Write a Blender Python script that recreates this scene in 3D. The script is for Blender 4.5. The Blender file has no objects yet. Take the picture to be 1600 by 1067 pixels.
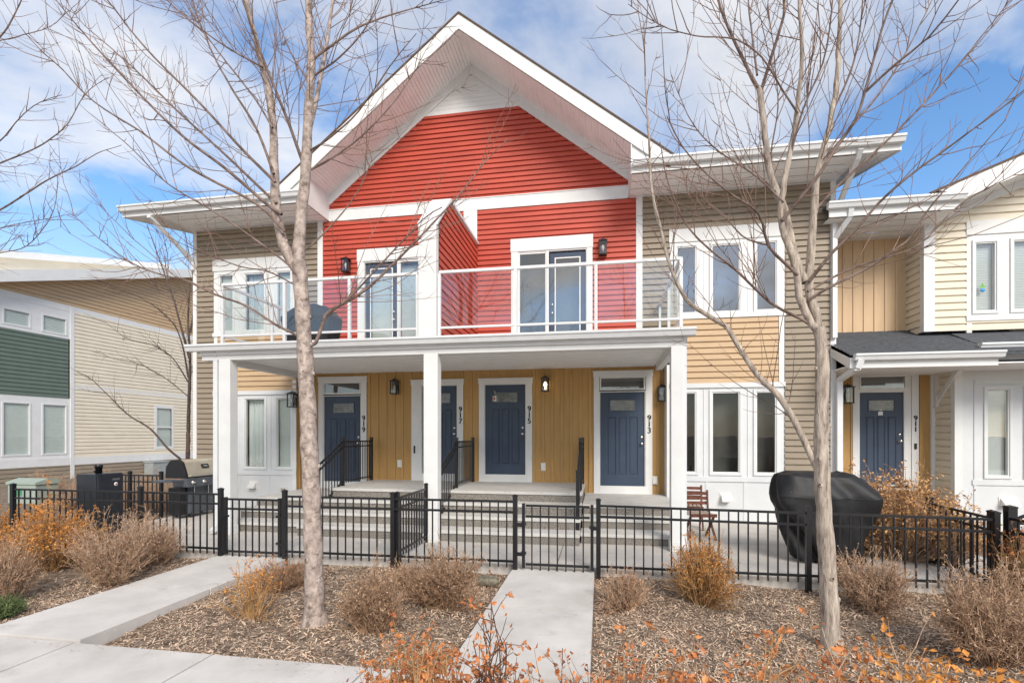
import bpy, bmesh, math, random
import numpy as np
from mathutils import Vector, Matrix
random.seed(7); RNG = np.random.default_rng(11)
C = bpy.context.scene.collection
SC = bpy.context.scene
R = math.radians
# ------------------------------------------------------------------ camera
F, CX, YH, CAMH = 790.0, 800.0, 680.0, 1.83          # focal length, centre and horizon in 1600 px units; eye height
TH = math.atan(138/790); CT, ST = math.cos(TH), math.sin(TH)
cam = bpy.data.objects.new('camera', bpy.data.cameras.new('camera')); C.objects.link(cam)
cam.location = (0, 0, CAMH); cam.rotation_euler = (R(90), 0, TH)
cam.data.lens = F/1600*36; cam.data.sensor_width = 36
cam.data.shift_y = (YH-533.5)/1600
cam.data.clip_start = .05; cam.data.clip_end = 2000
SC.camera = cam
# ------------------------------------------------------------------ sky and light
SUN_EL, SUN_AZ = R(36), R(152)                        # azimuth measured from +Y, clockwise
SC.view_settings.view_transform = 'Standard'; SC.view_settings.look = 'None'
SC.view_settings.exposure = 0.70; SC.view_settings.gamma = 1
w = bpy.data.worlds.new('World'); SC.world = w; w.use_nodes = True
nt = w.node_tree; nt.nodes.clear()
def N(t, **k):
    n = nt.nodes.new(t)
    for a, b in k.items(): setattr(n, a, b)
    return n
def L(a, b): nt.links.new(a, b)
out = N('ShaderNodeOutputWorld'); mixs = N('ShaderNodeMixShader')
sky = N('ShaderNodeTexSky', sky_type='NISHITA', sun_disc=False, sun_elevation=SUN_EL, sun_rotation=SUN_AZ)
sky.air_density = 1.0; sky.dust_density = .6; sky.ozone_density = 2.0
bg1 = N('ShaderNodeBackground'); bg1.inputs[1].default_value = .15
hs = N('ShaderNodeHueSaturation'); hs.inputs['Saturation'].default_value = 1.18; L(sky.outputs[0], hs.inputs['Color']); L(hs.outputs[0], bg1.inputs[0])
tc = N('ShaderNodeTexCoord'); sep = N('ShaderNodeSeparateXYZ'); L(tc.outputs['Generated'], sep.inputs[0])
def M(op, a, b=None, clamp=False):
    n = N('ShaderNodeMath', operation=op, use_clamp=clamp)
    for i, v in enumerate((a, b)):
        if v is None: continue
        if isinstance(v, (int, float)): n.inputs[i].default_value = v
        else: L(v, n.inputs[i])
    return n.outputs[0]
den = M('ADD', M('MAXIMUM', sep.outputs[2], 0.0), .16)
comb = N('ShaderNodeCombineXYZ'); L(M('DIVIDE', sep.outputs[0], den), comb.inputs[0]); L(M('DIVIDE', sep.outputs[1], den), comb.inputs[1])
def noise(scale, detail, rough, off, dist=0.0):
    mp = N('ShaderNodeMapping'); mp.inputs['Location'].default_value = off; L(comb.outputs[0], mp.inputs[0])
    n = N('ShaderNodeTexNoise'); n.inputs['Scale'].default_value = scale; n.inputs['Detail'].default_value = detail
    n.inputs['Roughness'].default_value = rough; n.inputs['Distortion'].default_value = dist; L(mp.outputs[0], n.inputs[0])
    return n.outputs[0]
def ramp(fac, stops):
    r = N('ShaderNodeValToRGB'); L(fac, r.inputs[0]); e = r.color_ramp.elements
    while len(e) < len(stops): e.new(.5)
    for i, (p, c) in enumerate(stops): e[i].position = p; e[i].color = c
    return r.outputs[0]
def g(v): return (v, v, v, 1)
SKY_OFF = (9.6, 5.3, 8.4)
big = noise(.8, 9, .56, SKY_OFF, .35)
mask = ramp(big, [(.42, g(0)), (.49, g(.55)), (.60, g(.97))])
shade = ramp(noise(1.5, 8, .6, (9.2, 4.0, 1), .2), [(.30, (.60, .63, .69, 1)), (.60, (.97, .955, .94, 1))])
hz = ramp(sep.outputs[2], [(.02, g(.85)), (.34, g(0))])           # cloud closes up towards the horizon
mk = M('MAXIMUM', mask, M('MULTIPLY', hz, .8), True)
bg2 = N('ShaderNodeBackground'); bg2.inputs[1].default_value = .67; L(shade, bg2.inputs[0])
L(mk, mixs.inputs[0]); L(bg1.outputs[0], mixs.inputs[1]); L(bg2.outputs[0], mixs.inputs[2]); L(mixs.outputs[0], out.inputs[0])
sl = bpy.data.lights.new('sun', 'SUN'); sl.energy = 2.3; sl.angle = R(26); sl.color = (1, .93, .84)
so = bpy.data.objects.new('sun', sl); C.objects.link(so)
dv = Vector((math.sin(SUN_AZ)*math.cos(SUN_EL), math.cos(SUN_AZ)*math.cos(SUN_EL), math.sin(SUN_EL)))
so.rotation_euler = dv.to_track_quat('Z', 'Y').to_euler(); so.location = dv*40
# ------------------------------------------------------------------ measuring: photo pixel on a plane Y -> metres
def X_(u, Y): t = (u-CX)/F; return Y*(t*CT-ST)/(t*ST+CT)
def Z_(u, v, Y): t = (u-CX)/F; return CAMH+(YH-v)/F*Y/(t*ST+CT)
def P_(u, v, Y): return Vector((X_(u, Y), Y, Z_(u, v, Y)))
def G_(u, v, z=-.1):
    d = F*(CAMH-z)/(v-YH); t = (u-CX)/F; Y = d*(t*ST+CT); return X_(u, Y), Y
# ------------------------------------------------------------------ materials
def mat(name, col, rough=.6, var=.12, scale=6.0, bump=0.0, bscale=60.0, metal=0.0, spec=.4, stretch=(1, 1, 1), col2=None, emit=0):
    m = bpy.data.materials.new(name); m.use_nodes = True; t = m.node_tree; b = t.nodes['Principled BSDF']
    b.inputs['Roughness'].default_value = rough; b.inputs['Metallic'].default_value = metal; b.inputs['Specular IOR Level'].default_value = spec
    tcn = t.nodes.new('ShaderNodeTexCoord'); mp = t.nodes.new('ShaderNodeMapping'); mp.inputs['Scale'].default_value = stretch
    t.links.new(tcn.outputs['Object'], mp.inputs[0])
    n = t.nodes.new('ShaderNodeTexNoise'); n.inputs['Scale'].default_value = scale; n.inputs['Detail'].default_value = 6; n.inputs['Roughness'].default_value = .62
    t.links.new(mp.outputs[0], n.inputs[0])
    r = t.nodes.new('ShaderNodeValToRGB'); e = r.color_ramp.elements
    c1 = tuple(max(0, c*(1-var)) for c in col)+(1,); c2 = (tuple(min(1, c*(1+var)) for c in col)+(1,)) if col2 is None else tuple(col2)+(1,)
    e[0].position = .32; e[0].color = c1; e[1].position = .68; e[1].color = c2
    t.links.new(n.outputs[0], r.inputs[0]); t.links.new(r.outputs[0], b.inputs['Base Color'])
    if bump:
        n2 = t.nodes.new('ShaderNodeTexNoise'); n2.inputs['Scale'].default_value = bscale; n2.inputs['Detail'].default_value = 5
        t.links.new(mp.outputs[0], n2.inputs[0])
        bp = t.nodes.new('ShaderNodeBump'); bp.inputs['Strength'].default_value = bump; bp.inputs['Distance'].default_value = .01
        t.links.new(n2.outputs[0], bp.inputs['Height']); t.links.new(bp.outputs[0], b.inputs['Normal'])
    if emit:
        b.inputs['Emission Color'].default_value = tuple(col)+(1,); b.inputs['Emission Strength'].default_value = emit
    return m
def glassmat(name, r0, tint=(1, 1, 1), rough=0.0, wob=0.0):
    m = bpy.data.materials.new(name); m.use_nodes = True; t = m.node_tree; t.nodes.clear()
    o = t.nodes.new('ShaderNodeOutputMaterial'); mx = t.nodes.new('ShaderNodeMixShader')
    tr = t.nodes.new('ShaderNodeBsdfTransparent'); tr.inputs[0].default_value = tuple(tint)+(1,)
    gl = t.nodes.new('ShaderNodeBsdfGlossy'); gl.inputs['Roughness'].default_value = rough
    ge = t.nodes.new('ShaderNodeNewGeometry'); dt = t.nodes.new('ShaderNodeVectorMath'); dt.operation = 'DOT_PRODUCT'   # the same from both faces of a thin pane
    t.links.new(ge.outputs['Incoming'], dt.inputs[0]); t.links.new(ge.outputs['Normal'], dt.inputs[1]); last = dt.outputs['Value']
    for op, v, fl in (('ABSOLUTE', None, 0), ('SUBTRACT', 1.0, 1), ('POWER', 5.0, 0), ('MULTIPLY', 1-r0, 0), ('ADD', r0, 0)):
        n = t.nodes.new('ShaderNodeMath'); n.operation = op; n.use_clamp = True; t.links.new(last, n.inputs[fl])
        if v is not None: n.inputs[1-fl].default_value = v
        last = n.outputs[0]
    t.links.new(last, mx.inputs[0])
    if wob:
        nn = t.nodes.new('ShaderNodeTexNoise'); nn.inputs['Scale'].default_value = 1.6
        tcn = t.nodes.new('ShaderNodeTexCoord'); t.links.new(tcn.outputs['Object'], nn.inputs[0])
        bp = t.nodes.new('ShaderNodeBump'); bp.inputs['Strength'].default_value = wob; bp.inputs['Distance'].default_value = .05
        t.links.new(nn.outputs[0], bp.inputs['Height']); t.links.new(bp.outputs[0], gl.inputs['Normal'])
    t.links.new(tr.outputs[0], mx.inputs[1]); t.links.new(gl.outputs[0], mx.inputs[2]); t.links.new(mx.outputs[0], o.inputs[0])
    return m
WHITE = mat('white_trim', (.70, .70, .685), .5, .04, 3, .05, 40)
WPANEL = mat('white_panel', (.64, .655, .66), .55, .05, 2, .08, 30)
SOFF = mat('white_soffit', (.86, .86, .85), .6, .05, 3)
ALU = mat('white_aluminium', (.68, .69, .69), .35, .04, 4)
RED = mat('red_siding', (.46, .072, .044), .5, .13, 1.2, .12, 90, stretch=(1, 1, 6))
TAUPE = mat('taupe_siding', (.285, .233, .172), .55, .08, 2.0, .12, 90, stretch=(1, 1, 6))
TAN = mat('tan_siding', (.53, .375, .225), .55, .07, 2.0, .12, 90, stretch=(1, 1, 6))
GOLD = mat('gold_siding', (.45, .265, .092), .55, .08, 2.0, .10, 90, stretch=(6, 6, 1))
PEACH = mat('tan_board_siding', (.58, .41, .245), .55, .05, 2.0, .10, 90, stretch=(6, 6, 1))
CREAM = mat('cream_siding', (.72, .65, .52), .55, .05, 2.0, .12, 90, stretch=(1, 1, 6))
CREAM2 = mat('pale_cream_siding', (.74, .665, .53), .55, .05, 2.0)
GREEN = mat('green_siding', (.125, .165, .135), .55, .08, 2.0)
ROOF = mat('dark_shingle', (.075, .08, .09), .85, .30, 14, .5, 120, stretch=(1, 1, 1))
BROWN = mat('brown_drip_edge', (.10, .06, .04), .7)
NAVY = mat('navy_door_paint', (.042, .062, .100), .42, .10, 3, .05, 80)
BLACK = mat('black_powder_coat', (.010, .010, .012), .38, .2, 30, .03, 200, spec=.5)
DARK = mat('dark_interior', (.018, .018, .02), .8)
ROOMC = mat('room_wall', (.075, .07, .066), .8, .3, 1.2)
BLIND = mat('white_blind', (.62, .64, .61), .6, .04)
CURT = mat('pale_curtain', (.60, .62, .62), .8, .12, 6, stretch=(8, 8, .4))
CHROME = mat('satin_nickel', (.62, .60, .57), .25, .05, metal=1)
LGLASS = mat('lantern_glass', (.52, .52, .50), .25, .1)
BULB = mat('warm_bulb', (1.0, .72, .36), .4, 0, emit=6)
PLAST = mat('white_plastic', (.74, .73, .69), .45, .04)
CONC = mat('concrete', (.53, .50, .465), .85, .10, 1.5, .25, 170, col2=(.63, .60, .565))
PATIO = mat('patio_concrete', (.52, .49, .45), .8, .10, 1.3, .10, 120)
TREAD = mat('smooth_tread', (.55, .535, .505), .75, .08, 3, .08, 100)
AGG = mat('exposed_aggregate', (.215, .195, .17), .9, .55, 60, .7, 90)
MULCH = mat('mulch_soil', (.14, .098, .068), .95, .55, 9, .9, 45, col2=(.30, .225, .165))
CHIPS = [mat('chip_pale', (.68, .52, .385), .9, .25, 5), mat('chip_tan', (.52, .375, .265), .9, .3, 5), mat('chip_brown', (.31, .21, .145), .9, .3, 5), mat('chip_grey', (.43, .32, .225), .9, .25, 5), mat('chip_rust', (.20, .085, .04), .9, .3, 5)]
BARK = mat('ash_bark', (.34, .265, .225), .85, .42, 8, .9, 34, stretch=(2.2, 2.2, 1.6), col2=(.54, .44, .38))
BARKR = mat('maple_bark', (.34, .27, .215), .85, .42, 10, 1.0, 40, stretch=(3, 3, .5), col2=(.60, .51, .42))
def spots(m, sc, dark, lo, hi, stretch):             # lichen, scars and dark blotches of bark
    t = m.node_tree; b = t.nodes['Principled BSDF']; src = b.inputs['Base Color'].links[0].from_socket
    tcn = t.nodes.new('ShaderNodeTexCoord'); mp = t.nodes.new('ShaderNodeMapping'); mp.inputs['Scale'].default_value = stretch; t.links.new(tcn.outputs['Object'], mp.inputs[0])
    n = t.nodes.new('ShaderNodeTexNoise'); n.inputs['Scale'].default_value = sc; n.inputs['Detail'].default_value = 8; n.inputs['Roughness'].default_value = .7; t.links.new(mp.outputs[0], n.inputs[0])
    r = t.nodes.new('ShaderNodeValToRGB'); r.color_ramp.elements[0].position = lo; r.color_ramp.elements[0].color = (0, 0, 0, 1); r.color_ramp.elements[1].position = hi; t.links.new(n.outputs[0], r.inputs[0])
    mx = t.nodes.new('ShaderNodeMix'); mx.data_type = 'RGBA'; mx.inputs[7].default_value = dark+(1,); t.links.new(src, mx.inputs[6]); t.links.new(r.outputs[0], mx.inputs[0]); t.links.new(mx.outputs[2], b.inputs['Base Color'])
spots(BARK, 9, (.13, .09, .07), .54, .66, (1, 1, 1.6)); spots(BARKR, 14, (.17, .12, .09), .55, .68, (2, 2, .45))
spots(CONC, 2.6, (.43, .40, .37), .58, .74, (1, 1, 1)); spots(PATIO, 2.2, (.38, .355, .32), .56, .76, (1, 1, 1)); spots(TREAD, 4, (.40, .38, .33), .56, .72, (1, 1, 1))
LIMB = mat('limb_bark', (.105, .064, .050), .8, .35, 8, .3, 60, col2=(.27, .195, .165))
TWIG = mat('twig_bark', (.13, .065, .045), .75, .35, 5, col2=(.33, .21, .16))
TWIGO = mat('amber_twig_bark', (.17, .085, .045), .75, .35, 5, col2=(.33, .18, .09))
DTWIG = mat('dark_twig_bark', (.06, .04, .035), .8, .35, 5, col2=(.13, .09, .075))
STRAW = mat('straw_stem', (.22, .12, .06), .85, .45, 22, col2=(.72, .49, .33))
STRAWD = mat('brown_stem', (.15, .08, .04), .85, .45, 22, col2=(.58, .37, .23))
LEAFA = mat('amber_leaf', (.46, .18, .05), .7, .4, 14, col2=(.80, .48, .20))
OST = mat('orange_stem', (.38, .20, .085), .85, .4, 9, col2=(.62, .38, .17))
DSTEM = mat('dark_stem', (.08, .045, .032), .8, .4, 9, col2=(.18, .10, .07))
LEAFO = mat('orange_leaf', (.50, .17, .035), .65, .35, 11, col2=(.74, .33, .07))
LEAFR = mat('rust_leaf', (.40, .095, .03), .7, .4, 14, col2=(.70, .29, .10))
LEAFG = mat('gold_leaf', (.46, .22, .05), .65, .35, 11, col2=(.68, .38, .12))
LEAFS = mat('dry_leaf', (.40, .22, .12), .8, .4, 11, col2=(.72, .50, .33))
NEEDLE = mat('juniper_green', (.07, .11, .04), .8, .4, 11, col2=(.17, .22, .08))
COVER = mat('black_vinyl_cover', (.013, .013, .014), .55, .4, 4, .6, 9, spec=.35)
STEEL = mat('grill_steel', (.62, .55, .45), .36, .08, metal=.6)
GGREY = mat('grill_grey', (.075, .085, .10), .45, .15)
WOOD = mat('redwood_stain', (.11, .034, .022), .5, .35, 8, .2, 40, col2=(.20, .072, .042))
UGREEN = mat('pale_green_enamel', (.31, .37, .32), .5, .08)
STONE = mat('flat_stone', (.17, .15, .11), .9, .4, 12, .6, 40)
BGLASS = glassmat('balcony_glass', .15, (.93, .96, .95), 0, .02)
WGLASS = glassmat('window_glass', .20, (.86, .90, .90), 0, .02)
SGLASS = glassmat('sky_window_glass', .30, (.86, .90, .90), 0, .02)
DGLASS = glassmat('dim_window_glass', .055, (.88, .92, .90), 0, .02)
STICKR = mat('red_mark', (.5, .03, .03), .5); STICKG = mat('green_mark', (.12, .42, .04), .5); STICKB = mat('blue_mark', (.05, .30, .65), .5)
# ------------------------------------------------------------------ mesh collector
class MB:
    def __init__(s): s.v = []; s.f = []; s.n = 0; s.sm = []; s.mi = []
    def add(s, verts, faces, smooth=False, mi=0):
        verts = np.asarray(verts, dtype=np.float64).reshape(-1, 3)
        s.v.append(verts)
        if isinstance(faces, np.ndarray): s.f.append(faces+s.n); k = len(faces)
        else: s.f.append([[i+s.n for i in f] for f in faces]); k = len(faces)
        s.sm.append(np.full(k, smooth)); s.mi.append(np.full(k, mi) if np.isscalar(mi) else np.asarray(mi)); s.n += len(verts); return s
    def quad(s, a, b, c, d): return s.add([a, b, c, d], [(0, 1, 2, 3)])
    def box(s, x0, x1, y0, y1, z0, z1, mtx=None, bev=0):
        if bev:
            bm = bmesh.new(); bmesh.ops.create_cube(bm, size=1, matrix=Matrix.Translation(((x0+x1)/2, (y0+y1)/2, (z0+z1)/2)) @ Matrix.Diagonal((abs(x1-x0), abs(y1-y0), abs(z1-z0), 1)))
            bmesh.ops.bevel(bm, geom=bm.edges[:], offset=bev, segments=2, affect='EDGES', profile=.7)
            bm.verts.index_update(); vs = [v.co.copy() for v in bm.verts]; fs = [[v.index for v in f.verts] for f in bm.faces]; bm.free()
            if mtx: vs = [mtx @ v for v in vs]
            return s.add([tuple(v) for v in vs], fs)
        vs = [Vector(p) for p in ((x0, y0, z0), (x1, y0, z0), (x1, y1, z0), (x0, y1, z0), (x0, y0, z1), (x1, y0, z1), (x1, y1, z1), (x0, y1, z1))]
        if mtx: vs = [mtx @ v for v in vs]
        return s.add([tuple(v) for v in vs], [(0, 3, 2, 1), (4, 5, 6, 7), (0, 1, 5, 4), (1, 2, 6, 5), (2, 3, 7, 6), (3, 0, 4, 7)])
    def prism(s, pts, a, b, fn):                       # pts: 2D outline, extruded from a to b, fn(p, q, t) -> xyz
        n = len(pts); vs = [fn(p, q, a) for p, q in pts]+[fn(p, q, b) for p, q in pts]
        return s.add(vs, [list(range(n)), list(range(2*n-1, n-1, -1))]+[(i, (i+1) % n, (i+1) % n+n, i+n) for i in range(n)])
    def bar(s, a, b, w_, d_, up=(0, 0, 1)):            # rectangular bar from a to b
        a = Vector(a); b = Vector(b); t = (b-a).normalized(); u = Vector(up)
        if abs(t.dot(u)) > .98: u = Vector((0, 1, 0))
        x = t.cross(u).normalized(); y = x.cross(t)
        vs = [p+x*i*w_/2+y*j*d_/2 for p in (a, b) for i, j in ((-1, -1), (1, -1), (1, 1), (-1, 1))]
        return s.add([tuple(v) for v in vs], [(3, 2, 1, 0), (4, 5, 6, 7), (0, 1, 5, 4), (1, 2, 6, 5), (2, 3, 7, 6), (3, 0, 4, 7)])
    def tubes(s, paths, radii, sides=4, mi=0):         # paths (n, p, 3), radii (n, p)
        p = np.asarray(paths, float); r = np.asarray(radii, float)
        if p.ndim == 2: p = p[None]; r = r[None]
        if len(p) == 0: return s
        n, k, _ = p.shape; t = np.gradient(p, axis=1); t /= np.linalg.norm(t, axis=2, keepdims=True)+1e-9
        m = t.mean(axis=1); ref = np.where((np.abs(m[:, 2:3]) > .8*np.linalg.norm(m, axis=1, keepdims=True)), np.array([[1., 0, 0]]), np.array([[0., 0, 1]]))[:, None, :]
        a = np.cross(t, np.broadcast_to(ref, t.shape)); a /= np.linalg.norm(a, axis=2, keepdims=True)+1e-9
        b = np.cross(t, a); an = np.arange(sides)*2*np.pi/sides
        ring = p[:, :, None, :]+r[:, :, None, None]*(np.cos(an)[None, None, :, None]*a[:, :, None, :]+np.sin(an)[None, None, :, None]*b[:, :, None, :])
        idx = np.arange(n*k*sides).reshape(n, k, sides); j = np.roll(idx, -1, axis=2)
        q = np.stack([idx[:, :-1], j[:, :-1], j[:, 1:], idx[:, 1:]], axis=-1).reshape(-1, 4)
        return s.add(ring.reshape(-1, 3), q, True, mi)
    def lathe(s, prof, base, n=16, axis='z'):
        vs = []
        for r_, h in prof:
            for i in range(n):
                a = 2*math.pi*i/n; p = (r_*math.cos(a), r_*math.sin(a), h)
                if axis == 'y': p = (p[0], -h, p[1])
                if axis == 'x': p = (h, p[0], p[1])
                vs.append((base[0]+p[0], base[1]+p[1], base[2]+p[2]))
        k = len(prof); fs = [(i*n+j, i*n+(j+1) % n, (i+1)*n+(j+1) % n, (i+1)*n+j) for i in range(k-1) for j in range(n)]
        fs += [list(range(n-1, -1, -1)), [(k-1)*n+j for j in range(n)]]
        return s.add(vs, fs, True)
    def build(s, name, m, parent=None, base=None):
        me = bpy.data.meshes.new(name); V = np.concatenate(s.v) if s.v else np.zeros((0, 3))
        if base is not None: V = V-np.array(base)
        me.vertices.add(len(V)); me.vertices.foreach_set('co', V.ravel().astype(np.float32))
        lv, ls = [], []
        for f in s.f:
            if isinstance(f, np.ndarray): lv.append(f.ravel()); ls.append(np.full(len(f), f.shape[1]))
            else: lv.append(np.array([i for q in f for i in q], dtype=int)); ls.append(np.array([len(q) for q in f], dtype=int))
        lv = np.concatenate(lv); ls = np.concatenate(ls)
        me.loops.add(len(lv)); me.loops.foreach_set('vertex_index', lv.astype(np.int32))
        me.polygons.add(len(ls)); me.polygons.foreach_set('loop_start', (np.cumsum(ls)-ls).astype(np.int32))
        me.polygons.foreach_set('use_smooth', np.concatenate(s.sm)); me.polygons.foreach_set('material_index', np.concatenate(s.mi).astype(np.int32))
        for k in (m if isinstance(m, (list, tuple)) else [m]): me.materials.append(k)
        me.update(calc_edges=True); me.validate()
        return link(name, me, parent, base)
def world_loc(o):
    v = Vector(o.location)
    while o.parent: o = o.parent; v = v+Vector(o.location)
    return v
def link(name, me, parent=None, base=None):
    o = bpy.data.objects.new(name, me); C.objects.link(o)
    if base is not None: o.location = base
    if parent is not None:
        o.parent = parent; o.location = Vector(o.location)-world_loc(parent)
    return o
def tag(o, label, cat, group=None, kind=None):
    if label: o['label'] = label
    if cat: o['category'] = cat
    if group: o['group'] = group
    if kind: o['kind'] = kind
    return o
def thing(name, loc, label, cat, group=None):
    o = bpy.data.objects.new(name, None); C.objects.link(o); o.location = loc; o.empty_display_size = .2
    return tag(o, label, cat, group)
def part_box(name, m, parent, *a, **k): return MB().box(*a, **k).build(name, m, parent)
def structure(name, mb, m): o = mb.build(name, m); o['kind'] = 'structure'; return o
# ------------------------------------------------------------------ cladding
LAP = ((0, .034), (.70, .027), (.83, .005), (1, .002))
BOARD = ((0, .004), (.68, .004), (.70, .022), (.975, .022), (.99, .004), (1, .004))
SOFP = ((0, .012), (.44, .012), (.455, 0), (.495, 0), (.51, .012), (.955, .012), (.965, 0), (1, 0))
def clad(mb, s0, s1, z0, z1, fn, holes=(), e=.13, prof=LAP, lim=None, under=True):
    z = z0
    while z < z1-1e-4:
        f = [(z+p*e, o) for p, o in prof]
        def off(q):
            for (a, oa), (b, ob) in zip(f, f[1:]):
                if q <= b+1e-9: return oa+(ob-oa)*(q-a)/(b-a)
            return f[-1][1]
        zs = sorted({round(q, 5) for q, _ in f if q < z1}|{round(min(z+e, z1), 5)}|{round(h, 5) for hh in holes for h in hh[2:] if z < h < min(z+e, z1)})
        for i, (a, b) in enumerate(zip(zs, zs[1:])):
            m_ = (a+b)/2; iv = [(s0, s1)]
            if lim: iv = [lim(m_)]
            for h in holes:
                if h[2] < m_ < h[3]:
                    nv = []
                    for p, q in iv:
                        if h[1] <= p or h[0] >= q: nv.append((p, q)); continue
                        if h[0] > p: nv.append((p, h[0]))
                        if h[1] < q: nv.append((h[1], q))
                    iv = nv
            for p, q in iv:
                if q-p < 1e-3: continue
                pa, qa, pb, qb = p, q, p, q
                if lim: (pa, qa), (pb, qb) = lim(a), lim(b)
                mb.quad(fn(pa, a, off(a)), fn(qa, a, off(a)), fn(qb, b, off(b)), fn(pb, b, off(b)))
                if i == 0 and under: mb.quad(fn(pa, a, .001), fn(qa, a, .001), fn(qa, a, off(a)), fn(pa, a, off(a)))
        z += e
    return mb
def vclad(mb, s0, s1, z0, z1, fn, holes=(), e=.2, prof=BOARD):
    return clad(mb, z0, z1, s0, s1, lambda s, z, o: fn(z, s, o), [(h[2], h[3], h[0], h[1]) for h in holes], e, prof, None, False)
def front(y): return lambda s, z, o: (s, y-o, z)
FLAT = ((0, .01), (1, .01))
# ------------------------------------------------------------------ windows, doors, lanterns
def ring(mb, x0, x1, z0, z1, wd, ya, yb):             # a rectangular frame round the opening x0..x1, z0..z1
    mb.box(x0-wd, x1+wd, ya, yb, z1, z1+wd); mb.box(x0-wd, x1+wd, ya, yb, z0-wd, z0)
    mb.box(x0-wd, x0, ya, yb, z0, z1); mb.box(x1, x1+wd, ya, yb, z0, z1); return mb
def window(par, x0, x1, z0, z1, y, behind='dark', fw=.05, name='window', glass=None, flip=None):
    f = MB(); ring(f, x0-.025, x1+.025, z0-.025, z1+.025, fw-.025, y-.035, y+.08)
    fr = f.build(name, ALU, par)
    ring(MB(), x0, x1, z0, z1, .025, y-.018, y+.05).build('sash', WHITE, fr)
    MB().quad((x0, y+.01, z0), (x1, y+.01, z0), (x1, y+.01, z1), (x0, y+.01, z1)).build('pane', glass or WGLASS, fr)
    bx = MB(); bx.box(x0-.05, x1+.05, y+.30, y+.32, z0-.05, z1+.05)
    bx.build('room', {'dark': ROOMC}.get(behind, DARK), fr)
    if behind == 'blind':
        b = MB(); k = int((z1-z0)/.05)
        for i in range(k):
            z = z0+(i+.5)*(z1-z0)/k; b.quad((x0, y+.075, z-.027), (x1, y+.075, z-.027), (x1, y+.084, z+.024), (x0, y+.084, z+.024))
        b.build('blind', BLIND, fr)
    if behind == 'shade': MB().quad((x0, y+.08, z0), (x1, y+.08, z0), (x1, y+.08, z1), (x0, y+.08, z1)).build('blind', BLIND, fr)
    if behind == 'curtain':
        n = max(6, int((x1-x0)/.025)); xs = np.linspace(x0, x1, n)
        b = MB()
        for i in range(n-1):
            b.quad((xs[i], y+.12+.025*math.sin(i*1.9), z0), (xs[i+1], y+.12+.025*math.sin((i+1)*1.9), z0), (xs[i+1], y+.12+.025*math.sin((i+1)*1.9), z1), (xs[i], y+.12+.025*math.sin(i*1.9), z1))
        b.build('curtain', CURT, fr)
    return fr
def door(par, x0, x1, z0, z1, y, lite=True):
    d = MB(); W = x1-x0; Hh = z1-z0; th = .045
    lx0, lx1 = x0+.23*W, x1-.20*W; lz0, lz1 = z1-.195*Hh, z1-.085*Hh
    px = [x0+.16*W, x0+.36*W, x0+.41*W, x0+.60*W, x0+.65*W, x0+.85*W]; pz0, pz1 = z0+.115*Hh, z0+.735*Hh
    holes = [(lx0, lx1, lz0, lz1)]+[(px[i], px[i+1], pz0, pz1) for i in (0, 2, 4)]
    clad(d, x0, x1, z0, z1, front(y), holes, Hh, ((0, .01), (1, .01)), None, False)
    d.box(x0, x1, y+.004, y+th, z0, z1)
    for i in (0, 2, 4):                               # raised field inside a sunk border
        a, b = px[i], px[i+1]
        for q in (((a, pz0), (b, pz0), (b-.018, pz0+.018), (a+.018, pz0+.018)), ((b, pz0), (b, pz1), (b-.018, pz1-.018), (b-.018, pz0+.018)),
                  ((b, pz1), (a, pz1), (a+.018, pz1-.018), (b-.018, pz1-.018)), ((a, pz1), (a, pz0), (a+.018, pz0+.018), (a+.018, pz1-.018))):
            d.quad((q[0][0], y-.010, q[0][1]), (q[1][0], y-.010, q[1][1]), (q[2][0], y+.003, q[2][1]), (q[3][0], y+.003, q[3][1]))
        d.box(a+.03, b-.03, y-.007, y+.01, pz0+.03, pz1-.03)
    o = d.build('door', NAVY, par)
    ring(MB(), lx0, lx1, lz0, lz1, .022, y-.022, y+.003).build('lite_frame', NAVY, o)
    MB().box(lx0, lx1, y-.008, y+.002, lz0, lz1).build('door_lite', mat('lite_glass', (.10, .105, .10), .12, .5, 8, .2, 30, spec=.8), o)
    kx = x1-.065
    MB().lathe([(.033, 0), (.033, .008), (.014, .012), (.012, .035), (.028, .045), (.030, .06), (.02, .07)], (kx, y-.01, z0+.93), 14, 'y').build('handle', CHROME, o)
    MB().lathe([(.030, 0), (.030, .012), (.024, .02)], (kx, y-.01, z0+1.07), 14, 'y').build('deadbolt', CHROME, o)
    return o
def casing(par, x0, x1, z0, z1, y, wl=.12, wr=.12, wt=.14, jamb=.03, sill=True, name='door_casing', cap=True):
    m = MB()
    m.box(x0-wl, x0, y-.035, y+.03, z0, z1); m.box(x1, x1+wr, y-.035, y+.03, z0, z1)
    m.box(x0-wl-.012, x1+wr+.012, y-.042, y+.03, z1, z1+wt)
    if cap: m.box(x0-wl-.025, x1+wr+.025, y-.055, y+.03, z1+wt, z1+wt+.02)
    if sill: m.box(x0-wl+.002, x1+wr-.002, y-.06, y+.05, z0-.05, z0)
    return m.build(name, WHITE, par)
def text_mesh(body, size, ext=.004, spacing=1.0):
    cu = bpy.data.curves.new('lettering', 'FONT'); cu.body = body; cu.size = size; cu.extrude = ext; cu.align_x = 'CENTER'; cu.space_line = spacing; cu.offset = .0012
    o = bpy.data.objects.new('lettering', cu); C.objects.link(o); bpy.context.view_layer.update()
    me = bpy.data.meshes.new_from_object(o.evaluated_get(bpy.context.evaluated_depsgraph_get())); bpy.data.objects.remove(o); return me
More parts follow.
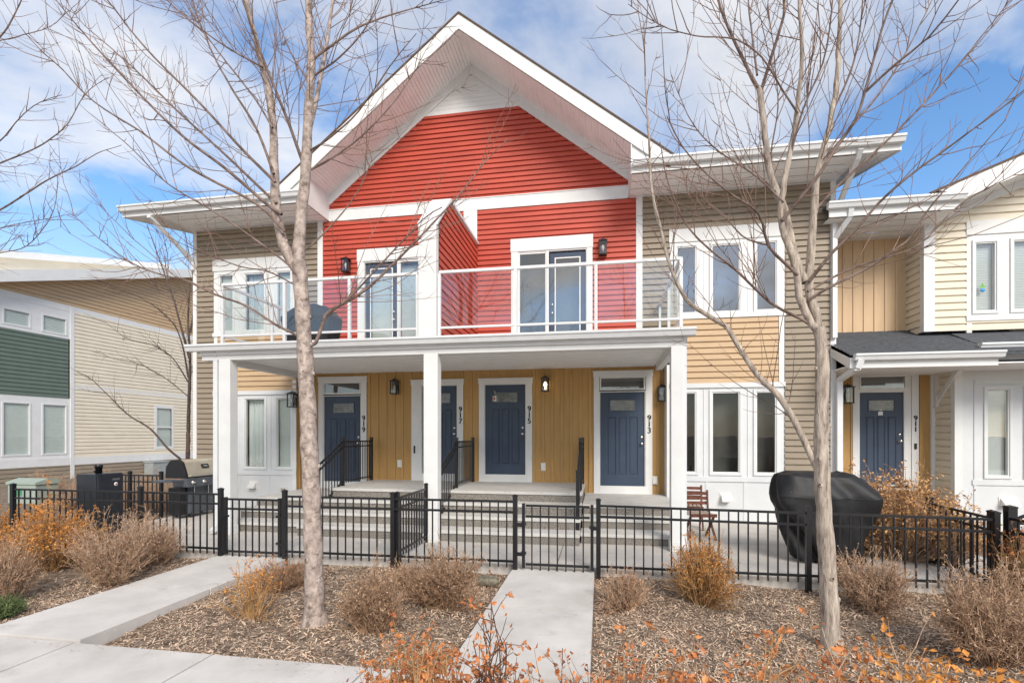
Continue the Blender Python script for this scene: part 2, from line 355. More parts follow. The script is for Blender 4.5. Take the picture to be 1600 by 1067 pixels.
def number(par, digits, x, y, ztop, size=.172):
    me = text_mesh('\n'.join(digits), size, .006, .80); me.materials.append(BLACK)
    bm = bmesh.new(); bm.from_mesh(me); v0 = bm.verts[:]; d = bmesh.ops.duplicate(bm, geom=bm.verts[:]+bm.edges[:]+bm.faces[:])
    for v in v0: v.co.x += .0075
    bm.to_mesh(me); bm.free()                          # a heavier stroke
    me.transform(Matrix.Translation((x, y, ztop-size*.72)) @ Matrix.Rotation(R(90), 4, 'X'))
    return link('house_number', me, par)
def lantern(par, x, y, z, lit=False, s=1.0):         # z = middle; hangs on the wall plane y
    m = MB(); h = .12*s; r = .062*s; yc = y-.11*s
    m.box(x-.05*s, x+.05*s, y-.022, y, z-.10*s, z+.13*s)
    m.bar((x, y-.01, z+h+.045*s), (x, yc, z+h+.045*s), .02*s, .02*s)
    m.box(x-r-.012*s, x+r+.012*s, yc-r-.012*s, yc+r+.012*s, z-h-.018*s, z-h)
    m.box(x-r-.02*s, x+r+.02*s, yc-r-.02*s, yc+r+.02*s, z+h, z+h+.014*s)
    m.add([(x-r-.01, yc-r-.01, z+h+.014*s), (x+r+.01, yc-r-.01, z+h+.014*s), (x+r+.01, yc+r+.01, z+h+.014*s), (x-r-.01, yc+r+.01, z+h+.014*s), (x-.02, yc-.02, z+h+.05*s), (x+.02, yc-.02, z+h+.05*s), (x+.02, yc+.02, z+h+.05*s), (x-.02, yc+.02, z+h+.05*s)],
          [(0, 1, 5, 4), (1, 2, 6, 5), (2, 3, 7, 6), (3, 0, 4, 7), (4, 5, 6, 7)])
    for i in (-1, 1):
        for j in (-1, 1): m.box(x+i*r-.008*s, x+i*r+.008*s, yc+j*r-.008*s, yc+j*r+.008*s, z-h, z+h)
    m.bar((x, yc, z+h+.05*s), (x, yc, z+h+.085*s), .012, .012)
    o = m.build('wall_lantern', BLACK, par)
    MB().box(x-r+.004, x+r-.004, yc-r+.004, yc+r-.004, z-h, z+h).build('lantern_glass', glassmat('lantern_pane', .10, (.9, .9, .88), .05), o)
    b = MB(); b.lathe([(.012, -.09*s), (.016, -.05*s), (.03*s, -.01*s), (.026*s, .03*s), (.006, .06*s)], (x, yc, z), 10); b.build('bulb', BULB if lit else LGLASS, o)
    if lit:
        pl = bpy.data.lights.new('lantern_light', 'POINT'); pl.energy = 12; pl.color = (1, .66, .30); pl.shadow_soft_size = .03
        po = bpy.data.objects.new('lantern_light', pl); C.objects.link(po); po.location = (x, yc, z); po.parent = par; po.location = Vector((x, yc, z))-world_loc(par)
    return o
def vent_hood(par, x, y, z, wd=.17):
    m = MB(); m.box(x-wd/2-.03, x+wd/2+.03, y-.012, y, z-.09, z+.10)
    m.prism([(y-.012, z+.075), (y-.13, z-.03), (y-.135, z-.075), (y-.012, z-.075)], x-wd/2, x+wd/2, lambda p, q, t: (t, p, q))
    return m.build('vent_hood', PLAST, par)
def outlet(par, x, y, z):
    m = MB(); m.box(x-.055, x+.055, y-.02, y, z-.09, z+.09); m.box(x-.04, x+.04, y-.05, y-.02, z-.07, z+.07); return m.build('outlet_cover', PLAST, par)
def spout(par, pts, name='downspout', r=.042, m=None):
    b = MB()
    for a, c_ in zip(pts, pts[1:]): b.bar(a, c_, r*2, r*1.6, (0, 1, 0))
    return b.build(name, m or ALU, par)
def gutter(mb, x0, x1, yf, zt):                       # K-style profile along X; yf = front lip
    prof = [(yf, zt), (yf, zt-.035), (yf+.02, zt-.05), (yf+.045, zt-.115), (yf+.13, zt-.12), (yf+.13, zt), (yf+.12, zt), (yf+.12, zt-.105), (yf+.055, zt-.10), (yf+.032, zt-.045), (yf+.012, zt-.03), (yf+.012, zt)]
    n = len(prof)
    mb.add([(x0, a, b) for a, b in prof]+[(x1, a, b) for a, b in prof], [(i, (i+1) % n, (i+1) % n+n, i+n) for i in range(n)])
    for x in (x0, x1): mb.add([(x, a, b) for a, b in prof[:6]], [range(6)])
    return mb
# ------------------------------------------------------------------ ground, paths
YB, YG, YD, XA = 11.0, 11.4, 8.1, -2.85                # bay wall, recessed entry wall, deck front, gable axis
def gh(x, y):                                          # gentle mounds of the mulch bed
    return -.105+.022*np.sin(x*1.7+.5)*np.sin(y*2.1)+.014*np.sin(x*4.1+y*2.7)+.009*np.sin(x*7.3-y*6.1)
gm = MB(); xs = np.concatenate([[-900, -200, -60], np.linspace(-26, 12, 153), [40, 200, 900]]); ys = np.concatenate([[-900, -200, -30, -6], np.linspace(1, 14, 79), [30, 90, 300, 900]])
gx, gy = np.meshgrid(xs, ys); inb = (gx > -26) & (gx < 12) & (gy > 1) & (gy < 14)
gz = np.where(inb, gh(gx, gy), -.105); nx, ny = len(xs), len(ys)
ii = np.arange(nx*ny).reshape(ny, nx)
gm.add(np.stack([gx, gy, gz], -1).reshape(-1, 3), np.stack([ii[:-1, :-1], ii[:-1, 1:], ii[1:, 1:], ii[1:, :-1]], -1).reshape(-1, 4), True)
structure('ground', gm, MULCH)
WX = [(-5.77, -4.60), (-1.20, -.07)]                   # the two walks
def slab(mb, x0, x1, y0, y1, z0, z1): mb.box(x0+.009, x1-.009, y0+.014, y1-.014, -.2, (z0+z1)/2)
for x0, x1 in WX:
    m = MB()
    for a, b, z in ((3.80, 5.35, -.008), (5.35, 6.92, -.008)): slab(m, x0, x1, a, b, z, z)
    structure('path', m, CONC)
m = MB()
for k in range(-8, 9): slab(m, -4.63+1.4*k, -4.63+1.4*(k+1), 2.30, 3.79, -.02, -.02)
structure('sidewalk', m, CONC)
m = MB()
for a, b in ((-9.4, -7.15), (-7.15, -5.2), (-5.2, -2.9), (-2.9, -.6), (-.6, 1.7), (1.7, 3.6), (3.6, 5.6)):
    m.box(a+.005, b-.005, 6.97, 8.95, -.25, .028, bev=.008); m.box(a+.005, b-.005, 8.96, 11.6, -.25, .030, bev=.008)
structure('patio', m, PATIO)
m = MB(); m.box(-60, 60, -9, .6, -.3, -.06); structure('bounce_slab', m, PATIO)  # unseen pale slab behind the camera, added to bounce light up to the soffits
# wood chips over the bed
def bed(n, x0, x1, y0, y1):
    x = RNG.uniform(x0, x1, n); y = RNG.uniform(y0, y1, n); k = np.ones(n, bool)
    for a, b in WX: k &= ~((x > a-.01) & (x < b+.01) & (y > 3.7))
    k &= ~((y > 2.28) & (y < 3.82)); k &= ~((x > -9.42) & (x < 5.62) & (y > 6.94))
    return x[k], y[k]
xa, ya = bed(85000, -7, 4.5, 3.8, 7.0); xb, yb = bed(26000, -13, 6.5, 3.8, 8.5); xc, yc = bed(9000, -2, 3.5, 1.3, 2.3)
x = np.concatenate([xa, xb, xc]); y = np.concatenate([ya, yb, yc]); n = len(x)
ln = RNG.gamma(1.7, .0115, n)+.010; wd = RNG.uniform(.003, .012, n); yaw = RNG.uniform(0, 2*np.pi, n); tl = RNG.normal(0, .28, n); rl = RNG.normal(0, .35, n)
d1 = np.stack([np.cos(yaw)*np.cos(tl), np.sin(yaw)*np.cos(tl), np.sin(tl)], -1); d2 = np.stack([-np.sin(yaw)*np.cos(rl), np.cos(yaw)*np.cos(rl), np.sin(rl)], -1)
c = np.stack([x, y, gh(x, y)+.008+np.abs(np.sin(tl))*ln*.45], -1); a = d1*ln[:, None]/2; b = d2*wd[:, None]/2
V = np.stack([c-a-b*.6, c+a-b, c+a*.9+b, c-a+b], 1).reshape(-1, 3)
ns = 420; sx = np.concatenate([RNG.choice([w_ for q in WX for w_ in q], ns)+RNG.normal(0, .10, ns), RNG.uniform(-7, 4, ns)]); sy = np.concatenate([RNG.uniform(3.9, 6.9, ns), 3.79-np.abs(RNG.normal(0, .09, ns))])
sz = np.where(sy < 3.8, -.012, .004)
for q, (qx, qy, qz) in enumerate(zip(sx, sy, sz)): c[q] = (qx, qy, max(qz, gh(qx, qy)))
k_ = 2*ns; ln[:k_] *= .55; a[:k_] *= .55; b[:k_] *= .6; a[:k_, 2] *= .2; b[:k_, 2] *= .2
V = np.stack([c-a-b*.6, c+a-b, c+a*.9+b, c-a+b], 1).reshape(-1, 3)
cm = MB(); cm.add(V, np.arange(4*n).reshape(n, 4), False, RNG.choice(5, n, p=[.27, .31, .17, .20, .05])); o = cm.build('wood_chips', CHIPS); tag(o, 'pale and brown wood chip mulch spread over the planting beds', 'mulch', kind='stuff')

# ------------------------------------------------------------------ the townhouse with the red gable
XL, XR, ZS = -9.93, 4.60, 6.87
H1 = thing('townhouse', (XA, YB, 0), 'two storey townhouse row with red gable, taupe wings and white balcony', 'townhouse')
ml = lambda v: 2*XA-v
ZP1, ZP0 = .77, .55
b0, b1 = 1.43, 3.66                                    # the bay east of the entries; the other is its mirror
cx_ = X_(1133.6, YB); hw = X_(1153.7, YB)-X_(1113.6, YB); ox = (X_(1182.6, YB)-cx_, X_(1211, YB)-cx_)
PAN = [(cx_-ox[1], cx_-ox[0]), (cx_-hw/2, cx_+hw/2), (cx_+ox[0], cx_+ox[1])]
zlo = (Z_(1133, 737, YB), Z_(1133, 614, YB)); zup = (Z_(1133, 486, YB), Z_(1133, 384, YB))
zhd = Z_(1150, 603, YB)
core = MB(); core.box(XL+.02, XR-.02, 11.75, 20, -.1, 7.0)
core.box(XL+.02, XL+.12, YB+.02, 11.75, -.1, 6.9); core.box(XR-.12, XR-.02, YB+.02, 11.75, -.1, 6.9)
core.box(XL+.12, ml(b0)-.06, 11.40, 11.44, -.1, 6.9); core.box(b0+.06, XR-.12, 11.40, 11.44, -.1, 6.9); core.box(ml(.8), .8, 11.66, 11.7, 3.4, 6.9)
core.build('wall', TAUPE, H1)
# taupe lap siding each side
zu0, zu1 = Z_(1140, 492, YB), Z_(1140, 354, YB)
m = MB(); clad(m, .86, XR-.10, .0, ZS, front(YB), [(.5, b0, -1, 3.47), (b0, b1, -1, zu1)], .125); m.build('taupe_siding', TAUPE, H1)
m = MB(); clad(m, XL+.10, ml(.86), .0, ZS, front(YB), [(ml(b0), ml(.5), -1, 3.47), (ml(b1), ml(b0), -1, zu1)], .125); m.build('taupe_siding', TAUPE, H1)
for x0, x1 in ((b0, b1-.12), (ml(b1)+.12, ml(b0))):
    m = MB(); clad(m, x0, x1, zhd+.06, zu0-.02, front(YB), (), .124); m.build('tan_siding', TAN, H1)
for s in (0, 1):
    q = (lambda v: v) if s == 0 else ml
    pans = sorted([tuple(sorted((q(a), q(b)))) for a, b in PAN]); x0, x1 = sorted((q(b0), q(b1)))
    # white panelling round the ground floor windows
    m = MB(); holes = [(a-.07, b+.07, zlo[0]-.07, zlo[1]+.07) for a, b in pans]
    clad(m, x0, x1, .02, zhd+.02, front(YB), holes, 5, FLAT, None, False)
    for z in (zlo[0]-.20, ): m.box(x0, x1, YB-.032, YB+.01, z, z+.10)
    m.box(x0-.01, x1+.01, YB-.045, YB+.01, zhd-.03, zhd+.065)
    for xx in (pans[0][1]*.5+pans[1][0]*.5, pans[1][1]*.5+pans[2][0]*.5):
        m.box(xx-.006, xx+.006, YB-.022, YB+.01, zlo[0]-.1, zhd-.03); 
    for xx in (x0+.74, x0+1.48): m.box(xx-.03, xx+.03, YB-.019, YB+.01, .02, zlo[0]-.20)
    m.build('white_panel', WPANEL, H1)
    # upper casing
    m = MB(); holes = [(a-.07, b+.07, zup[0]-.07, zup[1]+.07) for a, b in pans]
    clad(m, x0, x1, zu0, zu1-.25, front(YB-.012), holes, 5, FLAT, None, False)
    m.box(x0-.015, x1+.015, YB-.045, YB+.01, zu1-.27, zu1); m.box(x0-.015, x1+.015, YB-.05, YB+.01, zu0-.06, zu0+.03)
    for xx in (pans[0][1]*.5+pans[1][0]*.5, pans[1][1]*.5+pans[2][0]*.5): m.box(xx-.006, xx+.006, YB-.030, YB, zu0+.03, zu1-.27)
    m.build('window_casing', WHITE, H1)
    beh_l = ['dark', 'dark', 'dark'] if s == 0 else ['blind', 'curtain', 'blind']
    beh_u = ['dark', 'dark', 'dark'] if s == 0 else ['blind', 'curtain', 'blind']
    for (a, b), bl, bu in zip(pans, beh_l, beh_u):
        window(H1, a, b, zlo[0], zlo[1], YB, bl, .07, glass=DGLASS); window(H1, a, b, zup[0], zup[1], YB-.01, bu, .07, glass=WGLASS if s else SGLASS)
    xb = b1-.06 if s == 0 else ml(b1)+.06
    part_box('corner_board', WHITE, H1, xb-.05, xb+.05, YB-.03, YB+.01, zhd+.065, zu0-.06)
    vent_hood(H1, X_(1133, YB) if s == 0 else X_(397, YB), YB-.01, Z_(1133, 777, YB) if s == 0 else Z_(397, 757, YB))
# return walls of the two bays
part_box('corner_board', WHITE, H1, b0-.06, b0+.06, YB-.03, YG, .02, 3.3)
part_box('corner_board', WHITE, H1, ml(b0)-.10, ml(b0)+.0, YB-.03, YB+.1, .02, 3.3)
m = MB(); vclad(m, YB-.028, YG, ZP0-.05, 3.32, lambda s, z, o: (ml(b0)+.004+o, s, z), (), .14); m.build('gold_siding', GOLD, H1)
for x in (XL, XR-.10): part_box('corner_board', WHITE, H1, x, x+.10, YB-.035, YB+.12, -.08, ZS)
for a, b in ((.745, .875), (ml(.875), ml(.745))): part_box('corner_board', WHITE, H1, a, b, YB-.035, YB+.01, 3.47, 7.0)
# doors of the recessed entry
DO = []
d915 = (X_(758, YG), X_(821, YG), Z_(790, 741, YG), Z_(790, 601, YG))
d913 = (X_(937.8, YG), X_(1007.3, YG), Z_(972, 759, YG), Z_(972, 612.5, YG))
d919 = (ml(d913[1]), ml(d913[0]), d913[2], d913[3]); d917 = (X_(660, YG), X_(714, YG), d915[2], d915[3])
holes = []
for d, tr in ((d915, 0), (d913, 1), (d919, 1), (d917, 0)):
    zt = d[3]+(.34 if tr else .02); holes.append((d[0]-.02, d[1]+.02, 0, zt))
m = MB(); vclad(m, ml(b0)+.01, b0-.05, ZP0-.03, 3.40, front(YG), holes, .21); m.build('gold_siding', GOLD, H1)
part_box('entry_backing', DARK, H1, ml(b0)+.02, b0-.06, YG+.20, YG+.24, .0, 3.4)
for d, tr, nm in ((d919, 1, '919'), (d917, 0, '917'), (d915, 0, '915'), (d913, 1, '913')):
    zt = d[3]+(.34 if tr else .02); zb = (ZP0 if tr else ZP1)
    wl, wr = (.12, .14)
    if nm == '917': wl = .24
    cs = casing(H1, d[0]-.02, d[1]+.02, zb+.01, zt, YG, wl, wr, .11)
    f = MB(); ring(f, d[0], d[1], d[2], d[3], .018, YG-.02, YG+.06); f.box(d[0]-.02, d[1]+.02, YG-.045, YG+.09, zb+.005, d[2]-.005)
    f.build('door_frame', WHITE, cs)
    door(H1, d[0], d[1], d[2], d[3], YG+.03)
    if tr:
        z0, z1 = d[3]+.075, zt-.03
        tb = MB(); ring(tb, d[0]+.02, d[1]-.02, z0, z1, .03, YG-.03, YG+.05); t = tb.build('transom', WHITE, H1)
        MB().quad((d[0], YG, z0), (d[1], YG, z0), (d[1], YG, z1), (d[0], YG, z1)).build('pane', WGLASS, t)
        part_box('room', ROOMC, t, d[0]-.01, d[1]+.01, YG+.12, YG+.14, z0-.02, z1+.02)
    number(cs, nm, d[1]+.02+wr/2, YG-.036, Z_({'919': 556, '917': 720, '915': 826, '913': 1015}[nm], {'919': 649, '917': 635, '915': 634, '913': 648}[nm], YG))
dd = [o for o in H1.children if o.name.startswith('door') and not o.name.startswith('door_')]
s915 = dd[2]
sx0 = d915[0]+.20*(d915[1]-d915[0]); st = MB(); st.box(sx0-.01, sx0+.075, YG+.008, YG+.019, Z_(773, 627, YG), Z_(773, 620, YG)+.03); st.build('door_sticker', PLAST, s915)
st = MB(); st.lathe([(.022, 0), (.022, .003)], (sx0+.033, YG+.008, Z_(773, 624, YG)+.02), 12, 'y'); st.build('red_badge', STICKR, s915)
tm = text_mesh('3', .09, .002); tm.materials.append(PLAST); tm.transform(Matrix.Translation((d915[0]+.235*(d915[1]-d915[0]), YG+.014, Z_(772, 615, YG))) @ Matrix.Rotation(R(90), 4, 'X')); link('door_numeral', tm, s915)
lk = MB(); lk.box(d915[1]-.09, d915[1]-.045, YG-.02, YG+.0, d915[2]+.78, d915[2]+.86, bev=.008); lk.build('lock_box', mat('lockbox', (.05, .05, .055), .4), s915)
bz = MB(); bz.box(d917[0]-.20, d917[0]-.165, YG-.05, YG-.035, Z_(649, 708, YG), Z_(649, 696, YG)); bz.build('doorbell', BLACK, H1)
for u, v, lit in ((853, 602, True), (1033, 616, False), (620, 606, False)): lantern(H1, X_(u, YG), YG-.012, Z_(u, v, YG), lit, 1.14)
lantern(H1, ml(b0)-.02, YB-.03, Z_(467, 626, YB), False, 1.2)
for u, v in ((625, 724), (849, 729)): outlet(H1, X_(u, YG), YG-.012, Z_(u, v, YG))
outlet(H1, X_(1023, YG), YG-.012, Z_(1023, 750, YG))
# red walls of the first floor
ur = (X_(809.5, YB), X_(917, YB)); zdt = Z_(860, 391, YB)
ul = (ml(ur[1]), ml(ur[0])); zdb = 3.50
zbel = (6.85, 7.10)
m = MB(); clad(m, ml(.75), .75, 3.47, zbel[0]+.02, front(YB), [(a-.04, b+.04, 3.0, zdt+.02) for a, b in (ul, ur)], .113); m.build('red_siding', RED, H1)
zpk = 9.08; gl_ = lambda z: (max(XA-(9.91-z)/.78, XA-3.43), min(XA+(9.91-z)/.78, XA+3.43))
m = MB(); clad(m, 0, 0, zbel[1]-.02, zpk, front(YB), (), .113, lim=gl_); m.build('red_siding', RED, H1)
m = MB(); clad(m, 0, 0, zpk, 9.88, front(YB), (), .10, ((0, .012), (.9, .011), (1, .007)), lim=lambda z: (XA-max(.001, (9.91-z)/.78), XA+max(.001, (9.91-z)/.78)))
m.box(XA-1.07, XA+1.07, YB-.03, YB+.01, zpk-.02, zpk+.05); m.build('gable_peak', WHITE, H1)
m = MB()
for s in (-1, 1):
    m.prism([(XA, 10.14), (XA+s*3.45, 10.14-.78*3.45), (XA+s*3.45, 9.90-.78*3.45), (XA, 9.90)], YB-.04, YB+.02, lambda p, q, t: (p, t, q))
m.build('frieze_board', WHITE, H1)
m = MB(); m.box(ml(.58), .58, YB-.038, YB+.015, zbel[0], zbel[1]); m.box(ml(.60), .60, YB-.05, YB, zbel[1], zbel[1]+.02); m.build('belly_band', WHITE, H1)
part_box('corner_board', WHITE, H1, X_(725, YB), X_(746, YB), YB-.034, YB+.01, 5.9, zbel[0])
m = MB(); m.add([(XA-4.1, YB+.22, 6.9), (XA+4.1, YB+.22, 6.9), (XA, YB+.22, 10.0)], [(0, 1, 2)]); m.build('gable_backing', DARK, H1)
# first floor balcony doors
for (a, b), flip in ((ur, False), (ul, True)):
    cs = casing(H1, a, b, zdb, zdt, YB, .15, .12 if not flip else .15, .28, sill=False, cap=False)
    dw = (b-a)*.545
    dx0, dx1 = (b-dw, b-.03) if not flip else (a+.03, a+dw); gx0, gx1 = (a+.02, b-dw-.06) if not flip else (a+dw+.06, b-.02)
    fm = MB(); xm = (dx0-.03 if not flip else dx1+.03); fm.box(xm-.028, xm+.028, YB-.025, YB+.06, zdb, zdt); ring(fm, a+.02, b-.02, zdb+.02, zdt-.03, .03, YB-.02, YB+.07); fm.build('door_frame', WHITE, cs)
    o = MB(); ring(o, dx0+.15, dx1-.13, zdb+.30, zdt-.20, .125, YB-.005, YB+.045); o.box(dx0+.02, dx1-.02, YB-.004, YB+.04, zdb+.03, zdb+.19); do = o.build('door', NAVY, H1)
    ring(MB(), dx0+.15, dx1-.13, zdb+.30, zdt-.20, .025, YB-.016, YB+.01).build('lite_frame', WHITE, do)
    MB().quad((dx0+.13, YB+.0, zdb+.29), (dx1-.12, YB, zdb+.29), (dx1-.12, YB, zdt-.19), (dx0+.13, YB, zdt-.19)).build('pane', WGLASS, do)
    hx = dx0+.075 if not flip else dx1-.07
    for hz in (.98, 1.16): MB().lathe([(.028, 0), (.028, .01), (.014, .02), (.026, .045), (.02, .06)], (hx, YB-.005, zdb+hz), 12, 'y').build('handle', CHROME, do)
    sg = MB(); ring(sg, gx0+.02, gx1-.02, zdb+.10, zdt-.06, .04, YB-.012, YB+.04); so_ = sg.build('sidelight', WHITE, H1)
    MB().quad((gx0, YB+.01, zdb+.08), (gx1, YB+.01, zdb+.08), (gx1, YB+.01, zdt-.05), (gx0, YB+.01, zdt-.05)).build('pane', WGLASS, so_)
    bl = MB()
    for x0, x1 in ((dx0+.1, dx1-.1), (gx0, gx1)):
        k = 10
        for i in range(k):
            p = x0+(x1-x0)*i/k; bl.quad((p, YB+.12, zdb+.1), (p+(x1-x0)/k*.9, YB+.15, zdb+.1), (p+(x1-x0)/k*.9, YB+.15, zdt-.1), (p, YB+.12, zdt-.1))
    bl.build('blind', BLIND, cs) if flip else part_box('room', ROOMC, cs, a, b, YB+.30, YB+.32, zdb, zdt)
    if flip: part_box('room', DARK, cs, a, b, YB+.30, YB+.32, zdb, zdt)
for u, v in ((545, 418), (942, 391)): lantern(H1, X_(u, YB), YB-.018, Z_(u, v, YB), False, 1.12)
# gable roof: two slopes, rake boards, ridged soffit, shingles
zap = 10.44; sl_ = .78; dg = 4.20; YR = 9.98
for s in (-1, 1):
    r = MB(); r.prism([(0, zap), (dg, zap-sl_*dg), (dg, zap-sl_*dg-.14), (0, zap-.14)], YR+.03, 20, lambda p, q, t: (XA+s*p, t, q)); ro = r.build('roof', ROOF, H1)
    k = MB(); k.prism([(0, zap-.012), (dg+.02, zap-sl_*(dg+.02)-.012), (dg-.06, zap-sl_*(dg-.06)-.31), (0, zap-.31)], YR, YR+.035, lambda p, q, t: (XA+s*p, t, q)); k.prism([(3.44, zap-sl_*3.44-.30), (dg-.05, zap-sl_*(dg-.05)-.30), (3.44, 7.0)], YR+.04, YR+.06, lambda p, q, t: (XA+s*p, t, q)); k.build('rake_board', WHITE, ro)
    k = MB(); k.prism([(0, zap+.028), (dg+.03, zap-sl_*(dg+.03)+.028), (dg+.03, zap-sl_*(dg+.03)-.008), (0, zap-.008)], YR-.02, YR+.09, lambda p, q, t: (XA+s*p, t, q)); k.build('drip_edge', BROWN, ro)
    so2 = MB(); al = math.atan(sl_); ln_ = 3.55/math.cos(al)
    vclad(so2, 0, ln_, YR+.03, YB+.02, lambda t, y, o: (XA+s*(t*math.cos(al)-o*math.sin(al)), y, zap-.305-t*math.sin(al)-o*math.cos(al)), (), .155, SOFP); so2.build('soffit', SOFF, ro)
    ev = MB(); ev.box(XA+s*3.43, XA+s*3.45, YR+.01, YB+.0, ZS-.005, zap-.30-sl_*3.40); ev.build('eave_return', WHITE, H1)
# low wing roofs with flat soffit, fascia and gutter
for s, x0, x1, xo in ((1, XA+3.45, XR, 5.24), (-1, XA-3.45, XL, -10.90)):
    a, b = sorted((x0, x1)); r = MB(); sl2 = .21
    r.prism([(YR+.04, 7.02), (16, 7.02+sl2*6.0), (16, 7.16+sl2*6.0), (YR+.04, 7.08)], min(x0, xo), max(x0, xo), lambda p, q, t: (t, p, q)); ro = r.build('roof', ROOF, H1)
    k = MB(); k.box(min(x0, xo), max(x0, xo), YR, YR+.03, ZS, 7.06)
    k.prism([(YR+.03, ZS), (16, ZS+sl2*6), (16, 7.10+sl2*6), (YR+.03, 7.06)], xo-.015, xo+.015, lambda p, q, t: (t, p, q)); k.build('fascia', WHITE, ro)
    so2 = MB(); vclad(so2, YR+.03, YB+.02, a-(.0), b, lambda y, x, o: (x, y, ZS-.002-o+.0), (), .30, SOFP)
    e0, e1 = sorted((x1, xo)); n_ = 10
    vclad(so2, e0, e1, YR+.03, 16, lambda x, y, o: (x, y, ZS+.01+sl2*(y-YR)-o), (), .3, SOFP); so2.build('soffit', SOFF, ro)
    gu = MB(); gutter(gu, min(x0, xo)+(.02 if s > 0 else -.02), max(x0, xo)+(.02 if s > 0 else -.02), YR-.135, 7.09); gu.build('gutter', ALU, ro)
spout(H1, [P_(232, 338, 9.93), (X_(232, 9.93), 10.05, 6.78), (XL+.03, YB-.06, 6.12), (XL+.03, YB-.06, 5.9)])
spout(H1, [P_(1345, 232, 9.93), (X_(1345, 9.93), 10.05, 6.80), (XR-.05, YB-.08, 6.15), (XR-.05, YB-.08, 3.75)])
# deck, beam, columns
DX0, DX1 = -7.20, 1.27; zft = 3.46
m = MB(); m.box(DX0-.05, DX1+.05, YD+.0, YB, zft-.10, zft-.02); bal = m.build('balcony_floor', WPANEL, H1)
m = MB(); m.box(DX0, DX1, YD+.06, YD+.22, 3.20, zft-.11); m.box(DX0-.01, DX1+.01, YD+.02, YD+.06, zft-.17, zft-.02)
for x in (DX0+.06, DX1-.06): m.box(x-.06, x+.06, YD+.22, YB-.001, 3.20, zft-.11)
m.build('beam', WHITE, bal)
m = MB(); vclad(m, YD+.22, YG, DX0+.12, DX1-.12, lambda y, x, o: (x, y, 3.345-o), (), .30, SOFP); m.build('soffit', SOFF, bal)
m = MB(); gutter(m, DX0-.22, DX1+.16, YD-.12, zft+.01); m.build('gutter', ALU, bal)
for u0, u1 in ((342, 360), (662, 684), (1048.5, 1063)):
    a, b = X_(u0, YD+.06), X_(u1, YD+.06); k = MB(); w_ = max(b-a, .19); k.box(a, a+w_, YD+.05, YD+.25, .03, 3.20, bev=.012); k.box(a-.012, a+w_+.012, YD+.038, YD+.262, .03, .18); k.build('column', WHITE, H1)
for u in (336, 1068.5):
    x = X_(u, YD+.06); spout(H1, [(x, YD+.03, zft-.1), (x, YD+.10, zft-.2), (x, YD+.10, .16), (x+.02, YD-.05, .09)], r=.045)
# privacy wall between the balconies
PX0, PX1 = -3.0, -2.70; zf, zp, yp = 5.35, 6.08, 8.89
m = MB(); m.prism([(YD+.10, zft), (YD+.10, zf), (yp, zp), (YB-.02, zp), (YB-.02, zft)], PX0+.02, PX1-.02, lambda p, q, t: (t, p, q)); pw = m.build('privacy_wall', WHITE, H1)
for x, s in ((PX1-.02, 1), (PX0+.02, -1)):
    def lim_(z): return (YD+.11 if z < zf else YD+.11+(z-zf)*(yp-YD-.1)/(zp-zf), YB-.02)
    m = MB(); clad(m, 0, 0, zft, zp-.04, lambda t, z, o: (x+s*o, t, z), (), .127, lim=lim_); m.build('red_siding', RED, pw)
m = MB(); m.box(PX0-.005, PX1+.005, YD-.02, YD+.11, zft-.12, zf); m.build('end_post', WHITE, pw)
m = MB(); m.prism([(YD+.0, zf), (YD+.0, zf+.05), (yp-.03, zp+.05), (YB-.0, zp+.05), (YB, zp), (yp, zp)], PX0-.03, PX1+.03, lambda p, q, t: (t, p, q)); m.build('wall_cap', WHITE, pw)
# glass balcony railings
zr = Z_(796, 419.5, YD+.05); zb_ = 3.63; yr = YD+.05
def railing(pts, nposts, lab):
    t = MB(); 
    for a, b in zip(pts, pts[1:]):
        for z, w_, h_ in ((zr, .055, .045), (zb_, .045, .035)): t.bar((a[0], a[1], z), (b[0], b[1], z), w_, h_)
    ro = t.build('balcony_railing', ALU, H1); ro['label'] = lab
    for (a, b), ns in zip(zip(pts, pts[1:]), nposts):
        a = Vector(a); b = Vector(b)
        for i in range(ns+1):
            p = a.lerp(b, i/ns)
            if i or (a-Vector(pts[0])).length < 1e-6: MB().box(p.x-.025, p.x+.025, p.y-.025, p.y+.025, zft-.02, zr-.02).build('post', ALU, ro)
            if i < ns:
                q = a.lerp(b, (i+1)/ns); d = (q-p).normalized()*.04; p2, q2 = p+d, q-d
                MB().quad((p2.x, p2.y, zb_+.03), (q2.x, q2.y, zb_+.03), (q2.x, q2.y, zr-.03), (p2.x, p2.y, zr-.03)).build('glass_panel', BGLASS, ro)
railing([(PX1+.04, yr, 0), (X_(1064, yr), yr, 0), (X_(1064, yr), YB-.03, 0)], (3, 2), 'glass railing of the balcony outside the 915 side')
railing([(PX0-.04, yr, 0), (X_(348, yr), yr, 0), (X_(348, yr), YB-.03, 0)], (3, 2), 'glass railing of the balcony with the covered grill')
# hose taps on the white panels
for u, v in ((367, 760), (443, 764)):
    k = MB(); p = P_(u, v, YB-.05); k.lathe([(.018, -.05), (.018, .02), (.03, .03), (.03, .05)], p, 10, 'y'); k.box(p.x-.05, p.x+.05, p.y-.06, p.y-.045, p.z+.01, p.z+.03); k.build('hose_tap', STEEL, H1)

